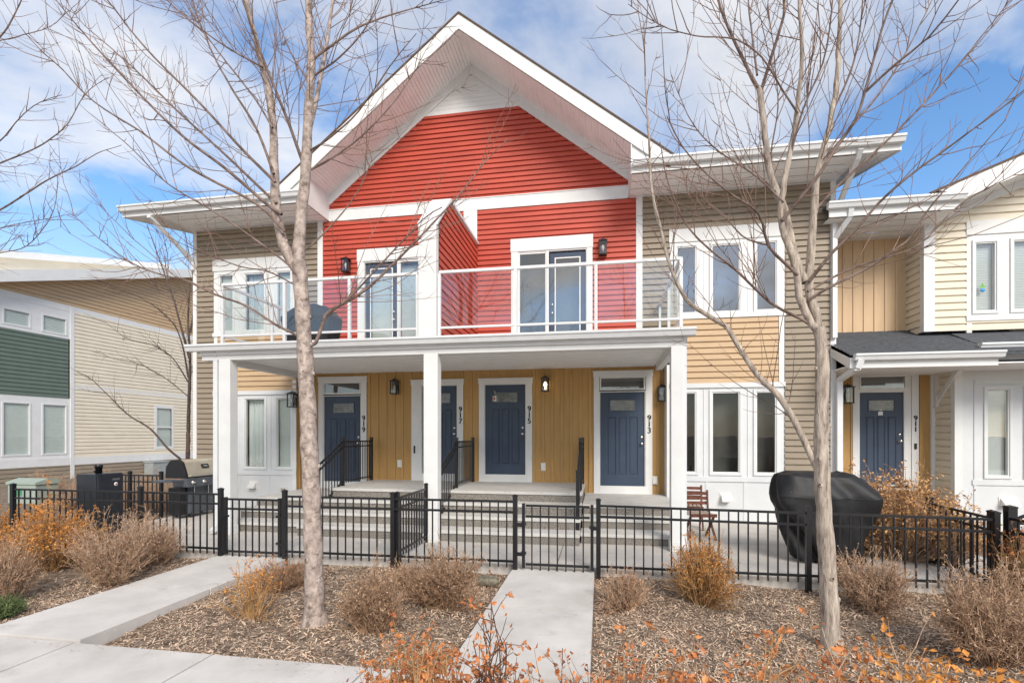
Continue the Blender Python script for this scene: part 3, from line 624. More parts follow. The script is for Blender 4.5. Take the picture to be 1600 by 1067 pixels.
# ------------------------------------------------------------------ concrete entry steps
def steps(name_label, x0, x1, levels, ywall, nm='entry_steps'):
    t = thing(nm, ((x0+x1)/2, levels[0][0], .03), name_label, 'steps', 'concrete steps up to the entry doors')
    b = MB(); zprev = .03
    for i, (y, z) in enumerate(levels):
        b.box(x0+.012, x1-.012, y+.02, ywall, zprev, z-.055); zprev = z-.055
    b.build('riser', AGG, t)
    for i, (y, z) in enumerate(levels):
        ye = levels[i+1][0]+.03 if i+1 < len(levels) else ywall
        MB().box(x0, x1, y, ye, z-.055, z, bev=.008).build('porch_slab' if i+1 == len(levels) else 'tread', TREAD, t)
    return t
SX0, SX1 = -5.38, -.33
S1 = steps('wide four riser concrete steps shared by doors 917 and 915', SX0, SX1, [(8.28, .215), (8.66, .40), (9.04, .585), (9.42, ZP1)], YG)
steps('narrow low concrete steps in front of door 913', SX1+.004, b0-.07, [(8.50, .20), (8.98, .375), (9.45, ZP0)], YG)
steps('narrow low concrete steps in front of door 919 behind the trunk', ml(b0)+.06, SX0-.004, [(8.50, .20), (8.98, .375), (9.45, ZP0)], YG)
for x in (SX0+.05, -2.86, SX1-.05):
    r = MB(); yb_, ym, yl = 11.2, 9.85, 8.70; z2 = ZP1+.93; zl = .215+.93
    for dz, hh in ((0, .03), (-.11, .025)):
        r.bar((x, yb_, z2+dz), (x, ym, z2+dz), .03, hh); r.bar((x, ym, z2+dz), (x, yl, zl+dz), .03, hh)
    r.bar((x, yb_, ZP1+.10), (x, ym, ZP1+.10), .03, .025); r.bar((x, ym, ZP1+.10), (x, yl, .30), .03, .025)
    ro = r.build('handrail', BLACK, S1)
    for y, z0, z1 in ((yb_, ZP1, z2+.06), (ym, ZP1, z2+.06), (yl, .215, zl+.06)):
        k = MB(); k.box(x-.03, x+.03, y-.03, y+.03, z0, z1); k.box(x-.035, x+.035, y-.035, y+.035, z1, z1+.025); k.build('post', BLACK, ro)
    for y in np.arange(yb_-.11, ym+.05, -.11): MB().box(x-.008, x+.008, y-.008, y+.008, ZP1+.05, z2).build('picket', BLACK, ro)
    for y in np.arange(ym-.11, yl+.05, -.11):
        f = (ym-y)/(ym-yl); MB().box(x-.008, x+.008, y-.008, y+.008, ZP1+.05+f*(.25-ZP1-.05), z2+f*(zl-z2)).build('picket', BLACK, ro)

# ------------------------------------------------------------------ the cream townhouse with door 911
YT, YC, YW = 12.0, 11.41, 11.38
H2 = thing('townhouse', (7.4, YC, 0), 'cream townhouse with dark shingle porch roof and door 911', 'townhouse')
xc0 = X_(1445, YC); xw0 = X_(1493, YW); xe = 12.0; zs2 = 6.03
m = MB(); m.box(XR+.02, xe, YT+.30, 20, -.1, 6.2); m.box(xw0+.6, xe, YC+.35, YT+.3, -.1, 6.2); m.build('wall', CREAM, H2)
m = MB(); vclad(m, XR+.0, xc0+.02, 3.9, zs2, front(YT), (), .205); m.build('tan_board_siding', PEACH, H2)
m = MB(); clad(m, YC-.02, YT, 3.9, zs2+.05, lambda s, z, o: (xc0-o, s, z), (), .14); m.build('cream_siding', CREAM, H2)
part_box('corner_board', WHITE, H2, xc0-.035, X_(1459, YC), YC-.035, YC+.10, 3.9, zs2+.2)
u2 = [(X_(1523.6, YC), X_(1553, YC)), (X_(1583, YC), X_(1583, YC)+.62)]; zw2 = (Z_(1538, 485, YC), Z_(1538, 381, YC)); cx0 = X_(1509, YC)
cxe = u2[1][1]+.25; zc0, zc1 = Z_(1512, 500, YC), Z_(1512, 347, YC)
x0g, z0g = X_(1455, 10.6), 6.33
m = MB(); clad(m, X_(1459, YC), xe, 3.9, 6.05, front(YC), [(cx0, cxe, zc0, zc1)], .142)
clad(m, 0, 0, 6.05, 8.2, front(YC), (), .142, lim=lambda z: (max(X_(1459, YC), x0g+(z-z0g+.34)/.40), xe)); m.build('cream_siding', CREAM, H2)
m = MB(); clad(m, cx0, cxe, zc0+.05, zc1-.26, front(YC-.012), [(a-.07, b+.07, zw2[0]-.07, zw2[1]+.07) for a, b in u2], 5, FLAT, None, False)
m.box(cx0-.012, cxe+.012, YC-.045, YC+.01, zc1-.27, zc1); m.box(cx0-.012, cxe+.012, YC-.05, YC+.01, zc0-.03, zc0+.06); m.box(cx0, X_(1517, YC), YC-.03, YC+.01, 3.85, zc0-.03); m.build('window_casing', WHITE, H2)
w1 = window(H2, u2[0][0], u2[0][1], zw2[0], zw2[1], YC-.01, 'blind', .07); window(H2, u2[1][0], u2[1][1], zw2[0], zw2[1], YC-.01, 'blind', .07)
sx, sz = X_(1535, YC), Z_(1535, 448, YC)
k = MB(); k.add([(sx-.05, YC-.004, sz-.02), (sx+.05, YC-.004, sz-.02), (sx, YC-.004, sz+.07)], [(0, 1, 2)]); k.build('green_sticker', STICKG, w1)
k = MB(); k.lathe([(.04, 0), (.04, .003)], (sx, YC-.003, sz-.07), 12, 'y'); k.build('blue_sticker', STICKB, w1)
# eave, gutter and gable rake
ye2 = 10.66
r = MB(); r.prism([(ye2+.03, 6.22), (YT+4, 7.3), (YT+4, 7.4), (ye2+.03, 6.27)], XR-.25, X_(1500, ye2), lambda p, q, t: (t, p, q)); ro = r.build('roof', ROOF, H2)
k = MB(); k.box(XR-.25, X_(1500, ye2), ye2, ye2+.03, zs2, 6.26); k.build('fascia', WHITE, ro)
k = MB(); vclad(k, ye2+.03, YT, XR-.25, X_(1500, ye2), lambda y, x, o: (x, y, zs2-.002-o), (), .3, SOFP); k.build('soffit', SOFF, ro)
k = MB(); gutter(k, XR-.30, X_(1512, ye2-.1), ye2-.13, 6.29); k.build('gutter', ALU, ro)
yg = 10.62
r = MB(); r.prism([(x0g, z0g), (xe, z0g+.40*(xe-x0g)), (xe, z0g+.40*(xe-x0g)-.1), (x0g, z0g-.1)], yg+.03, 20, lambda p, q, t: (p, t, q)); ro = r.build('roof', ROOF, H2)
k = MB(); k.prism([(x0g+.15, z0g+.05), (xe, z0g+.40*(xe-x0g)-.01), (xe, z0g+.40*(xe-x0g)-.35), (x0g+.60, z0g-.11)], yg, yg+.03, lambda p, q, t: (p, t, q)); k.build('rake_board', WHITE, ro)
k = MB(); k.prism([(x0g, z0g+.03), (xe, z0g+.40*(xe-x0g)+.03), (xe, z0g+.40*(xe-x0g)-.01), (x0g, z0g-.01)], yg-.02, yg+.08, lambda p, q, t: (p, t, q)); k.build('drip_edge', BROWN, ro)
k = MB(); vclad(k, 0, xe-x0g-.4, yg+.03, YC+.02, lambda t, y, o: (x0g+.4+t, y, z0g-.33+.40*(t+.4)-o), (), .155, SOFP); k.build('soffit', SOFF, ro)
k = MB(); k.prism([(X_(1459, YC)-.05, z0g-.33+.4*(X_(1459, YC)-.05-x0g)), (xe, z0g-.33+.4*(xe-x0g)), (xe, z0g-.50+.4*(xe-x0g)), (X_(1459, YC)+.1, z0g-.50+.4*(X_(1459, YC)+.1-x0g))], YC-.04, YC+.01, lambda p, q, t: (p, t, q)); k.build('frieze_board', WHITE, ro)
spout(H2, [(XR+.12, ye2-.03, 6.2), (XR+.12, ye2+.02, 6.02), (XR-.05, YB-.07, 5.7)], r=.045)
# porch roof, entry, bracket
spout(H2, [P_(1345, 562, 10.12), P_(1340, 575, 10.15), (XR+.02, YB-.12, Z_(1306, 594, YB-.1)), (XR+.02, YB-.12, .1)], r=.05)
yf3, zf3 = 10.2, 3.30; sl3 = (4.05-zf3)/(YT-yf3); xr0, xr1 = XR-.09, X_(1560, yf3)
r = MB(); r.prism([(yf3, zf3), (YT+.02, zf3+sl3*(YT+.02-yf3)), (YT+.02, zf3+sl3*(YT+.02-yf3)-.10), (yf3, zf3-.05)], xr0, xr1+1.2, lambda p, q, t: (t, p, q))
for i in range(12):                                    # shingle courses as real steps
    a, b = yf3+i*.15, yf3+(i+1)*.15+.01; za, zb2 = zf3+sl3*(a-yf3), zf3+sl3*(b-yf3)
    xk = xr0
    while xk < xr1+1.2:
        wk = random.uniform(.12, .3); h = .012+random.random()*.006
        r.prism([(a, za+h), (b, zb2+.004), (b, zb2-.004), (a, za-.004)], xk+.002, min(xk+wk, xr1+1.2), lambda p, q, t: (t, p, q)); xk += wk
ro = r.build('porch_roof', ROOF, H2)
k = MB(); k.box(xr0, xr1, yf3-.0, yf3+.03, zf3-.24, zf3-.01); k.prism([(yf3+.03, zf3-.24), (YB, zf3+sl3*(YB-yf3)-.24), (YB, zf3+sl3*(YB-yf3)+.01), (yf3+.03, zf3+.005)], xr0, xr0+.03, lambda p, q, t: (t, p, q)); k.build('fascia', WHITE, ro)
k = MB(); gutter(k, xr0+.05, X_(1572, yf3-.1), yf3-.13, zf3+.01); k.build('gutter', ALU, ro)
k = MB(); k.box(xr0+.03, xw0+2, yf3+.03, YT, zf3-.20, zf3-.18); k.build('soffit', SOFF, ro)
r = MB(); xb1 = X_(1530, 10.5); r.prism([(10.52, 3.44), (YC, 3.85), (YC, 3.70), (10.52, 3.40)], xb1+.1, xe, lambda p, q, t: (t, p, q)); ro = r.build('porch_roof', ROOF, H2)
k = MB(); gutter(k, xb1, xe, 10.42, 3.50); k.box(xb1+.1, xe, 10.55, 10.60, 3.20, 3.42); k.build('gutter', ALU, ro)
d = (X_(1342.6, YT), X_(1411.8, YT), Z_(1377, 757, YT), Z_(1377, 613, YT)); zt = d[3]+.36
m = MB(); vclad(m, XR-.1, xw0, .0, 3.95, front(YT), [(d[0]-.02, d[1]+.13, .2, zt)], .22); m.build('gold_siding', GOLD, H2)
cs = casing(H2, d[0]-.02, d[1]+.14, d[2]-.07, zt, YT, .12, .13, .12); f = MB(); ring(f, d[0], d[1], d[2], d[3], .018, YT-.02, YT+.06); f.box(d[1]+.02, d[1]+.14, YT-.02, YT+.05, d[2], zt); f.box(d[0]-.02, d[1]+.02, YT-.02, YT+.05, d[3]+.018, d[3]+.06); f.build('door_frame', WHITE, cs)
part_box('entry_backing', DARK, H2, d[0]-.1, d[1]+.3, YT+.2, YT+.24, .2, zt+.1)
dr = door(H2, d[0], d[1], d[2], d[3], YT+.03)
k = MB(); xm = (d[0]+d[1])/2-.01; zq = Z_(1377, 645, YT); k.add([(xm-.045, YT+.012, zq-.05), (xm+.045, YT+.012, zq-.05), (xm+.045, YT+.012, zq+.03), (xm+.02, YT+.012, zq+.07), (xm-.03, YT+.012, zq+.06), (xm-.045, YT+.012, zq+.02)], [(0, 1, 2, 3, 4, 5)]); k.build('paper_tag', PLAST, dr)
z0, z1 = d[3]+.09, zt-.03
tb = MB(); ring(tb, d[0]+.02, d[1]+.08, z0, z1, .03, YT-.03, YT+.05); t = tb.build('transom', WHITE, H2)
MB().quad((d[0], YT, z0), (d[1]+.1, YT, z0), (d[1]+.1, YT, z1), (d[0], YT, z1)).build('pane', WGLASS, t); part_box('room', ROOMC, t, d[0]-.01, d[1]+.12, YT+.12, YT+.14, z0-.02, z1+.02)
number(cs, '911', d[1]+.14+.065, YT-.036, Z_(1429, 649, YT), .145)
k = MB(); xk, zk = d[1]+.14+.065, Z_(1429, 697, YT); k.box(xk-.02, xk+.02, YT-.055, YT-.035, zk-.06, zk+.06); k.build('doorbell', BLACK, H2)
lantern(H2, X_(1319, YT), YT-.012, Z_(1319, 618, YT), False, 1.3)
part_box('corner_board', WHITE, H2, X_(1453, YT), X_(1465, YT), YT-.05, YT+.01, 0, 3.1)
m = MB(); clad(m, YW+.0, YT, -.05, 3.12, lambda s, z, o: (xw0-o, s, z), (), .14); m.build('cream_siding', CREAM, H2)
part_box('corner_board', WHITE, H2, xw0-.035, xw0+.10, YW-.035, YW+.08, -.05, 3.2)
bx_ = X_(1460, YT); br = MB()
br.box(bx_-.06, bx_+.06, YT-.16, YT-.05, Z_(1460, 636, YT), Z_(1460, 570, YT)); br.bar((bx_, YT-.13, Z_(1460, 632, YT)+.06), (bx_, 11.05, Z_(1460, 570, YT)-.02), .09, .10, (1, 0, 0)); br.build('roof_bracket', WHITE, H2)
pn = (X_(1542.6, YW), X_(1574, YW), Z_(1558, 742, YW), Z_(1558, 609.6, YW))
pn2 = (pn[1]+.33, pn[1]+.9, pn[2], pn[3])
m = MB(); clad(m, xw0+.1, xe, -.05, 3.3, front(YW), [(q[0]-.07, q[1]+.07, q[2]-.07, q[3]+.07) for q in (pn, pn2)], 5, FLAT, None, False)
m.box(xw0+.28, xe, YW-.03, YW, pn[2]-.20, pn[2]-.10); m.box(pn[0]-.22, xe, YW-.03, YW, pn[3]+.12, pn[3]+.20); m.box(pn[0]-.24, pn[0]-.20, YW-.025, YW, -.05, pn[3]+.2); m.box(pn[0]-.05, pn[1]+.05, YW-.02, YW, .9, .915); m.build('white_panel', WPANEL, H2)
part_box('bay_backing', DARK, H2, xw0+.1, xe, YW+.38, YW+.40, 0, 3.3)
window(H2, *pn, YW, 'blind', .07); window(H2, *pn2, YW, 'blind', .07)
vent_hood(H2, X_(1574, YW), YW-.01, Z_(1574, 784, YW), .26)

# ------------------------------------------------------------------ the house beyond, its flank seen along the side yard
XN = -22.0
def NY(u): t = (u-CX)/F; return XN*(CT+t*ST)/(t*CT-ST)
def NZ(u, v): d = -XN*ST+NY(u)*CT; return CAMH+(YH-v)/F*d
H3 = thing('neighbouring_house', (XN-4, NY(150), 0), 'cream and tan house with green panel and white banded flank', 'house')
side = lambda s, z, o: (XN+o, s, z)
y0, y1, y2, yS = NY(-60), NY(109), NY(115), NY(330)
zA, zB, zC, zD = NZ(116, 489), NZ(115, 608), NZ(115, 600), NZ(115, 714)    # under top band, mid band, base band
zE = NZ(115, 726); zT0, zT1 = NZ(0, 441), NZ(296, 434)
m = MB(); m.box(XN-9, XN-.30, y0, yS+6, -.1, 7.0); m.build('wall', CREAM2, H3)
sm = (NY(244.6), NY(267), NZ(255, 697), NZ(255, 638))
m = MB(); clad(m, y2, yS+4, zE, zA+.1, side, [(sm[0]-.1, sm[1]+.1, sm[2]-.1, sm[3]+.1)], .16); m.build('cream_siding', CREAM2, H3)
rs = (zT1-zT0)/(NY(296)-NY(0)); rt = lambda y: zT0+rs*(y-NY(0))
m = MB(); clad(m, 0, 0, zA+.25, rt(yS+3), side, (), .16, lim=lambda z: (min(max(y0, NY(0)+(z-zT0)/rs), yS+3.9), yS+4)); m.build('tan_siding', TAN, H3)
m = MB(); m.box(XN, XN+.03, y0, yS+4, zA, zA+.30); m.box(XN, XN+.03, y2, yS+4, zB-.02, zC+.03); m.box(XN, XN+.04, y0, yS+4, zE, zD); m.box(XN, XN+.047, y1, y2, 0, zA+.2); m.build('trim_band', WHITE, H3)
m = MB(); clad(m, y0, yS+4, -.1, zE, side, (), .16); m.build('brown_siding', TAUPE, H3)
gw = (NZ(50, 621), NZ(50, 527))
m = MB(); clad(m, y0, NY(106), NZ(54, 619), NZ(54, 520.5), side, (), .16); m.build('green_siding', GREEN, H3)
wn = [(NY(5.6), NY(45), NZ(25, 507), NZ(25, 486)), (NY(67), NY(102), NZ(84, 519), NZ(84, 496)), (NY(4.5), NY(45), NZ(25, 710), NZ(25, 630)), (NY(67), NY(102), NZ(84, 708), NZ(84, 633))]
for (q, zz) in ((wn[0:2], (NZ(54, 520.5), zA+.05)), (wn[2:4], (zE, NZ(54, 619)))):
    m = MB(); clad(m, y0, y1, zz[0], zz[1], side, [(a-.05, b+.05, c_-.05, d_+.05) for a, b, c_, d_ in q], 9, ((0, .02), (1, .02)), None, False); m.build('window_casing', WHITE, H3)
def side_window(a, b, z0, z1):
    f = MB()
    for q in ((a-.06, a, z0-.06, z1+.06), (b, b+.06, z0-.06, z1+.06), (a, b, z0-.06, z0), (a, b, z1, z1+.06)): f.box(XN-.05, XN+.035, q[0], q[1], q[2], q[3])
    fr = f.build('window', ALU, H3); MB().quad((XN, a, z0), (XN, b, z0), (XN, b, z1), (XN, a, z1)).build('pane', DGLASS, fr)
    bl = MB(); k = int((z1-z0)/.055)
    for i in range(k):
        z = z0+(i+.5)*(z1-z0)/k; bl.quad((XN-.030, a, z-.029), (XN-.030, b, z-.029), (XN-.038, b, z+.026), (XN-.038, a, z+.026))
    bl.build('blind', BLIND, fr); part_box('room', DARK, fr, XN-.25, XN-.2, a-.1, b+.1, z0-.1, z1+.1)
for q in wn: side_window(*q)
m = MB()
for a, b, c_, d_ in ((sm[0]-.14, sm[0], sm[2]-.14, sm[3]+.16), (sm[1], sm[1]+.14, sm[2]-.14, sm[3]+.16), (sm[0], sm[1], sm[2]-.14, sm[2]), (sm[0], sm[1], sm[3], sm[3]+.16), (sm[0], sm[1], (sm[2]+sm[3])/2-.03, (sm[2]+sm[3])/2+.03)): m.box(XN-.02, XN+.04, a, b, c_, d_)
m.build('window_casing', WHITE, H3); side_window(*sm)
# shed roof with a wide white rake
r = MB(); r.prism([(y0-1, rt(y0-1)), (yS+3, rt(yS+3)), (yS+3, rt(yS+3)+.42), (y0-1, rt(y0-1)+.42)], XN-9, XN+.55, lambda p, q, t: (t, p, q)); ro = r.build('roof', SOFF, H3)
k = MB(); k.prism([(y0-1, rt(y0-1)+.0), (yS+3, rt(yS+3)+.0), (yS+3, rt(yS+3)+.44), (y0-1, rt(y0-1)+.44)], XN+.55, XN+.6, lambda p, q, t: (t, p, q)); k.build('rake_board', WHITE, ro)
XU = XN-1.6; yu0, yu1 = NY(-40), NY(300); zu_ = lambda u, v: CAMH+(YH-v)/F*(-XU*ST+NY(u)*CT); ta, tb = zu_(-40, 396), zu_(300, 421)
r = MB(); r.prism([(yu0, rt(yu0)), (yu1, rt(yu1)), (yu1, tb), (yu0, ta)], XN-9, XU, lambda p, q, t: (t, p, q)); r.build('upper_wall', CREAM2, H3)
k = MB(); k.prism([(yu0, ta), (yu1, tb), (yu1, tb+.28), (yu0, ta+.28)], XN-9, XU+.25, lambda p, q, t: (t, p, q)); k.build('upper_fascia', WHITE, H3)
m = MB(); a, b = NY(224), NY(252); m.box(XN+.05, XN+.55, a, b, -.1, NZ(238, 722)); m.box(XN+.0, XN+.58, a-.03, b+.03, NZ(238, 722), NZ(238, 720)); o = m.build('utility_cabinet', mat('grey_enamel', (.30, .33, .33), .5), None); tag(o, 'grey utility cabinet against the base of the cream house flank', 'utility cabinet')
# ------------------------------------------------------------------ black metal fences and gates
YF = 6.85
def cap_post(par, x, y, z0, z1, w=.03):
    k = MB(); k.box(x-w, x+w, y-w, y+w, z0, z1); k.box(x-w-.004, x+w+.004, y-w-.004, y+w+.004, z1, z1+.02); k.add([(x-w, y-w, z1+.02), (x+w, y-w, z1+.02), (x+w, y+w, z1+.02), (x-w, y+w, z1+.02), (x, y, z1+.035)], [(0, 1, 4), (1, 2, 4), (2, 3, 4), (3, 0, 4)])
    return k.build('post', BLACK, par)
picket_mesh = {}
def fence(label, pts, zt, zb=.10, sp=.118, ph=.94, gate=False, group='black metal fence panels round the front yards', name='metal_fence'):
    """pts: post positions along the run; rails and pickets between each pair"""
    zt = zt if isinstance(zt, (list, tuple)) else [zt]*len(pts)
    a0 = Vector((pts[0][0], pts[0][1], 0)); t = thing(name, (a0.x, a0.y, 0), label, 'gate' if gate else 'fence', 'black metal gates across the walks' if gate else group)
    for i, (p, q) in enumerate(zip(pts, pts[1:])):
        a = Vector((p[0], p[1], 0)); b = Vector((q[0], q[1], 0)); za, zb_ = zt[i], zt[i+1]
        d = (b-a).normalized()*.03
        for dz, h in ((0, .030), (-.145, .030), (None, .030)):
            ha, hb = (za+dz, zb_+dz) if dz is not None else (zb+.01*(i == 99), zb)
            k = MB(); k.bar((a.x+d.x, a.y+d.y, ha), (b.x-d.x, b.y-d.y, hb), .028, h); k.build('rail', BLACK, t)
        n = max(2, round((b-a).length/sp))
        for j in range(1, n):
            c_ = a.lerp(b, j/n); ztop = za+(zb_-za)*j/n; h = ztop-(zb-.085); key = (round(h, 2),)
            if key not in picket_mesh:
                k = MB(); k.box(-.0085, .0085, -.0085, .0085, 0, h-.01); o = k.build('picket', BLACK, t); picket_mesh[key] = o.data
                o.location = Vector((c_.x, c_.y, zb-.085))-world_loc(t)
            else: o = link('picket', picket_mesh[key], t); o.location = Vector((c_.x, c_.y, zb-.085))-world_loc(t)
    for i, p in enumerate(pts):
        if gate: MB().box(p[0]-.02, p[0]+.02, p[1]-.02, p[1]+.02, zb-.05, zt[i]+.03).build('stile', BLACK, t)
        else: cap_post(t, p[0], p[1], -.25, zt[i]+.07)
    return t
XF = lambda u: X_(u, YF)
fence('long black fence panel between the storage smoker and the gate of walk 919', [(XF(15), YF+.05), (XF(218), YF+.02), (XF(345), YF)], [.93, .93, .93])
fence('black fence panel crossing behind the grey ash trunk', [(XF(445), YF), (XF(614), YF), (XF(805), YF)], .92)
fence('short black fence panel running back to the middle white column', [(XF(614)+.04, YF+.06), (XF(614)+.04, 8.16)], [.92, .93], zb=.14)
fence('long black fence panel in front of the covered grill on the patio', [(XF(935), YF), (XF(1263), YF), (XF(1556), YF)], [.89, .86, .84], zb=.08)
xd = XF(1556)+.0
fence('black fence panel running back beside the cream townhouse bay', [(xd+.02, YF+.10), (xd+.02, 8.1), (xd+.02, 9.6)], [.84, .86, .88])
fence('black fence panel in the side yard behind the vertical smoker', [(X_(150, 9.9), 9.9), (X_(203, 9.9), 9.9), (X_(252, 9.9), 9.9)], .92)
fence('black metal fence panel by the second thick post', [(XF(1572)+.02, YF-.02), (XF(1572)+.02, YF-.55)], .86)
def gate(label, u0, u1, zt, hinge_right):
    x0, x1 = XF(u0), XF(u1)
    t = fence(label, [(x0, YF), (x1, YF)], zt, zb=.07, gate=True, name='metal_gate')
    for x, s in ((x0, -1), (x1, 1)):
        for z in ((.62, .22) if (s > 0) == hinge_right else (.60,)):
            k = MB(); k.box(x-.035, x+.035, YF-.045, YF+.03, z-.015, z+.015); k.box(x+s*.015, x+s*.085, YF-.035, YF-.005, z-.035, z+.012); k.build('hinge' if (s > 0) == hinge_right else 'latch', BLACK, t)
    return t
gate('black metal gate closing the walk to door 919', 353, 437, .86, True)
gate('black metal gate closing the middle walk to door 915', 818, 925, .87, False)
t = thing('metal_gate', (XF(1580), YF, 0), 'black arched metal gate edge beyond the paired thick posts', 'gate', 'black metal gates across the walks')
cap_post(t, XF(1574)+.03, YF+.0, -.2, .98, .045)
k = MB(); xg = XF(1588); pts = [(xg+.6*(1-math.cos(a)), YF, .82+.14*math.sin(a)) for a in np.linspace(0, math.pi/2, 9)]
for a, b in zip(pts, pts[1:]): k.bar(a, b, .03, .03)
k.bar((xg, YF, .08), (xg, YF, .83), .035, .035)
for z in (.80, .70, .12): k.bar((xg, YF, z), (xg+.9, YF, z), .028, .028)
k.build('gate_frame', BLACK, t)
for j in range(1, 7): MB().box(xg+.11*j-.008, xg+.11*j+.008, YF-.008, YF+.008, .05, .82).build('picket', BLACK, t)

# ------------------------------------------------------------------ grills, smoker, chairs, boxes
# gas grill facing the patio (its front looks along +X), left end towards the street
xg1, yg0 = X_(288, 9.45), 9.45; yg1 = yg0+1.25; xg0 = xg1-.55
G = thing('gas_grill', ((xg0+xg1)/2, (yg0+yg1)/2, .03), 'gas grill with a bronze steel lid on the patio before the windows', 'grill')
k = MB(); k.box(xg0+.06, xg1-.06, yg0+.22, yg1-.22, .12, .80, bev=.01); k.build('cabinet', GGREY, G)
for y in (yg0+.33, yg1-.33-.01):
    pass
for y0_, y1_ in ((yg0+.23, (yg0+yg1)/2-.005), ((yg0+yg1)/2+.005, yg1-.23)):
    k = MB(); k.box(xg1-.06, xg1-.045, y0_, y1_, .14, .78, bev=.004); dr = k.build('cabinet_door', GGREY, G)
    MB().box(xg1-.045, xg1-.02, y0_+.06, y0_+.075, .5, .72).build('handle', CHROME, dr)
lid = MB(); prof = [(xg1+.0, .90), (xg1-.02, 1.02), (xg1-.10, 1.24), (xg1-.20, 1.30), (xg0+.14, 1.28), (xg0+.04, 1.15), (xg0+.02, .90)]
lid.prism(prof, yg0+.06, yg1-.06, lambda p, q, t: (p, t, q)); lo = lid.build('lid', BLACK, G)
pl = MB(); pp = [(xg1+.006, .93), (xg1-.014, 1.02), (xg1-.094, 1.245), (xg1-.18, 1.306)]
for (a, b), (c_, d_) in zip(pp, pp[1:]): pl.quad((a, yg0+.10, b), (a, yg1-.10, b), (c_, yg1-.10, d_), (c_, yg0+.10, d_))
pl.build('lid_front', STEEL, lo); ym_ = (yg0+yg1)/2
bd = MB(); bd.prism([(xg1-.038, 1.10), (xg1-.018, 1.105), (xg1-.05, 1.19), (xg1-.066, 1.185)], ym_-.10, ym_+.10, lambda p, q, t: (p, t, q)); bo = bd.build('maker_plate', BLACK, lo)
bd = MB(); bd.prism([(xg1-.022, 1.13), (xg1-.019, 1.131), (xg1-.034, 1.166), (xg1-.037, 1.165)], ym_-.06, ym_+.06, lambda p, q, t: (p, t, q)); bd.build('plate_mark', CHROME, bo)
k = MB(); k.bar((xg1+.05, yg0+.16, .97), (xg1+.05, yg1-.16, .97), .022, .022)
for y in (yg0+.18, yg1-.18): k.bar((xg1-.01, y, .96), (xg1+.05, y, .97), .018, .018)
k.build('handle', CHROME, lo)
k = MB(); k.prism([(xg1-.04, .90), (xg1+.05, .90), (xg1+.09, .72), (xg1-.04, .72)], yg0+.02, yg1-.02, lambda p, q, t: (p, t, q)); cp = k.build('control_panel', GGREY, G)
for y in np.linspace(yg0+.16, yg1-.16, 4):
    MB().lathe([(.045, 0), (.045, .012), (.026, .018), (.022, .05)], (xg1+.068, y, .81), 14, 'x').build('knob', CHROME, cp)
for y0_, y1_ in ((yg0-.30, yg0+.0), (yg1+.0, yg1+.22)): MB().box(xg0+.05, xg1-.02, y0_, y1_, .84, .88, bev=.01).build('side_shelf', GGREY, G)
for x in (xg0+.10, xg1-.10):
    for y in (yg0+.27, yg1-.27): MB().lathe([(.045, -.02), (.05, -.015), (.05, .015), (.045, .02)], (x, y, .08), 12, 'y').build('wheel', BLACK, G)
k = MB(); k.box(xg0+.12, xg1-.12, yg0+.03, yg0+.22, .10, .70, bev=.02); k.build('tank_cover', BLACK, G)
# vertical smoker
xs1, ys0 = X_(150, 7.2), 7.2; xs0, ys1 = xs1-.40, ys0+.48
S = thing('smoker', ((xs0+xs1)/2, (ys0+ys1)/2, -.1), 'dark vertical smoker cabinet with a stub chimney behind the fence', 'smoker')
k = MB(); k.box(xs0, xs1, ys0, ys1, -.02, 1.17, bev=.012); k.build('cabinet', mat('smoker_enamel', (.022, .026, .034), .36, .2, 4, .08, 8), S)
k = MB(); k.box(xs1, xs1+.03, ys0+.012, ys1-.012, .10, 1.15, bev=.01); do = k.build('door', mat('smoker_door', (.02, .024, .032), .33, .2, 4, .08, 8), S)
k = MB(); k.box(xs1+.03, xs1+.036, ys0+.26, ys0+.40, 1.045, 1.085); k.build('name_plate', GGREY, do)
k = MB(); k.box(xs1+.036, xs1+.038, ys0+.275, ys0+.385, 1.058, 1.072); k.build('plate_mark', CHROME, do)
k = MB(); k.lathe([(.034, 0), (.034, .004)], (xs1+.03, ys0+.33, .98), 18, 'x'); k.build('round_badge', PLAST, do)
k = MB(); k.box(xs1+.034, xs1+.037, ys0+.312, ys0+.348, .972, .99); k.build('red_badge_mark', STICKR, do)
k = MB(); k.lathe([(.05, 0), (.05, .10), (.062, .10), (.062, .15), (.055, .155)], ((xs0+xs1)/2, (ys0+ys1)/2-.02, 1.17), 16); k.build('chimney', BLACK, S)
for x in (xs0+.04, xs1-.04):
    for y in (ys0+.04, ys1-.04): MB().box(x-.02, x+.02, y-.02, y+.02, -.12, .0).build('leg', BLACK, S)
MB().box(xs0-.07, xs0+.01, ys0+.04, ys1-.04, .86, .90, bev=.006).build('side_shelf', GGREY, S)
# small dark bin beside the smoker
# pale green service box
xt, yt = X_(52, 12), 12.0
T = thing('transformer_box', (xt, yt, -.1), 'pale green utility box low in the side yard beyond the fence', 'utility box')
k = MB(); k.box(xt-.48, xt+.48, yt-.3, yt+.3, -.12, .44, bev=.02); k.build('cabinet', UGREEN, T)
k = MB(); k.prism([(yt-.33, .44), (yt-.33, .50), (yt, .60), (yt+.33, .55), (yt+.33, .44)], xt-.52, xt+.52, lambda p, q, t: (t, p, q)); k.build('lid', UGREEN, T)
k = MB(); k.box(xt-.25, xt+.02, yt-.308, yt-.30, .12, .30); k.build('sticker', mat('green_label', (.06, .25, .12), .5), T)
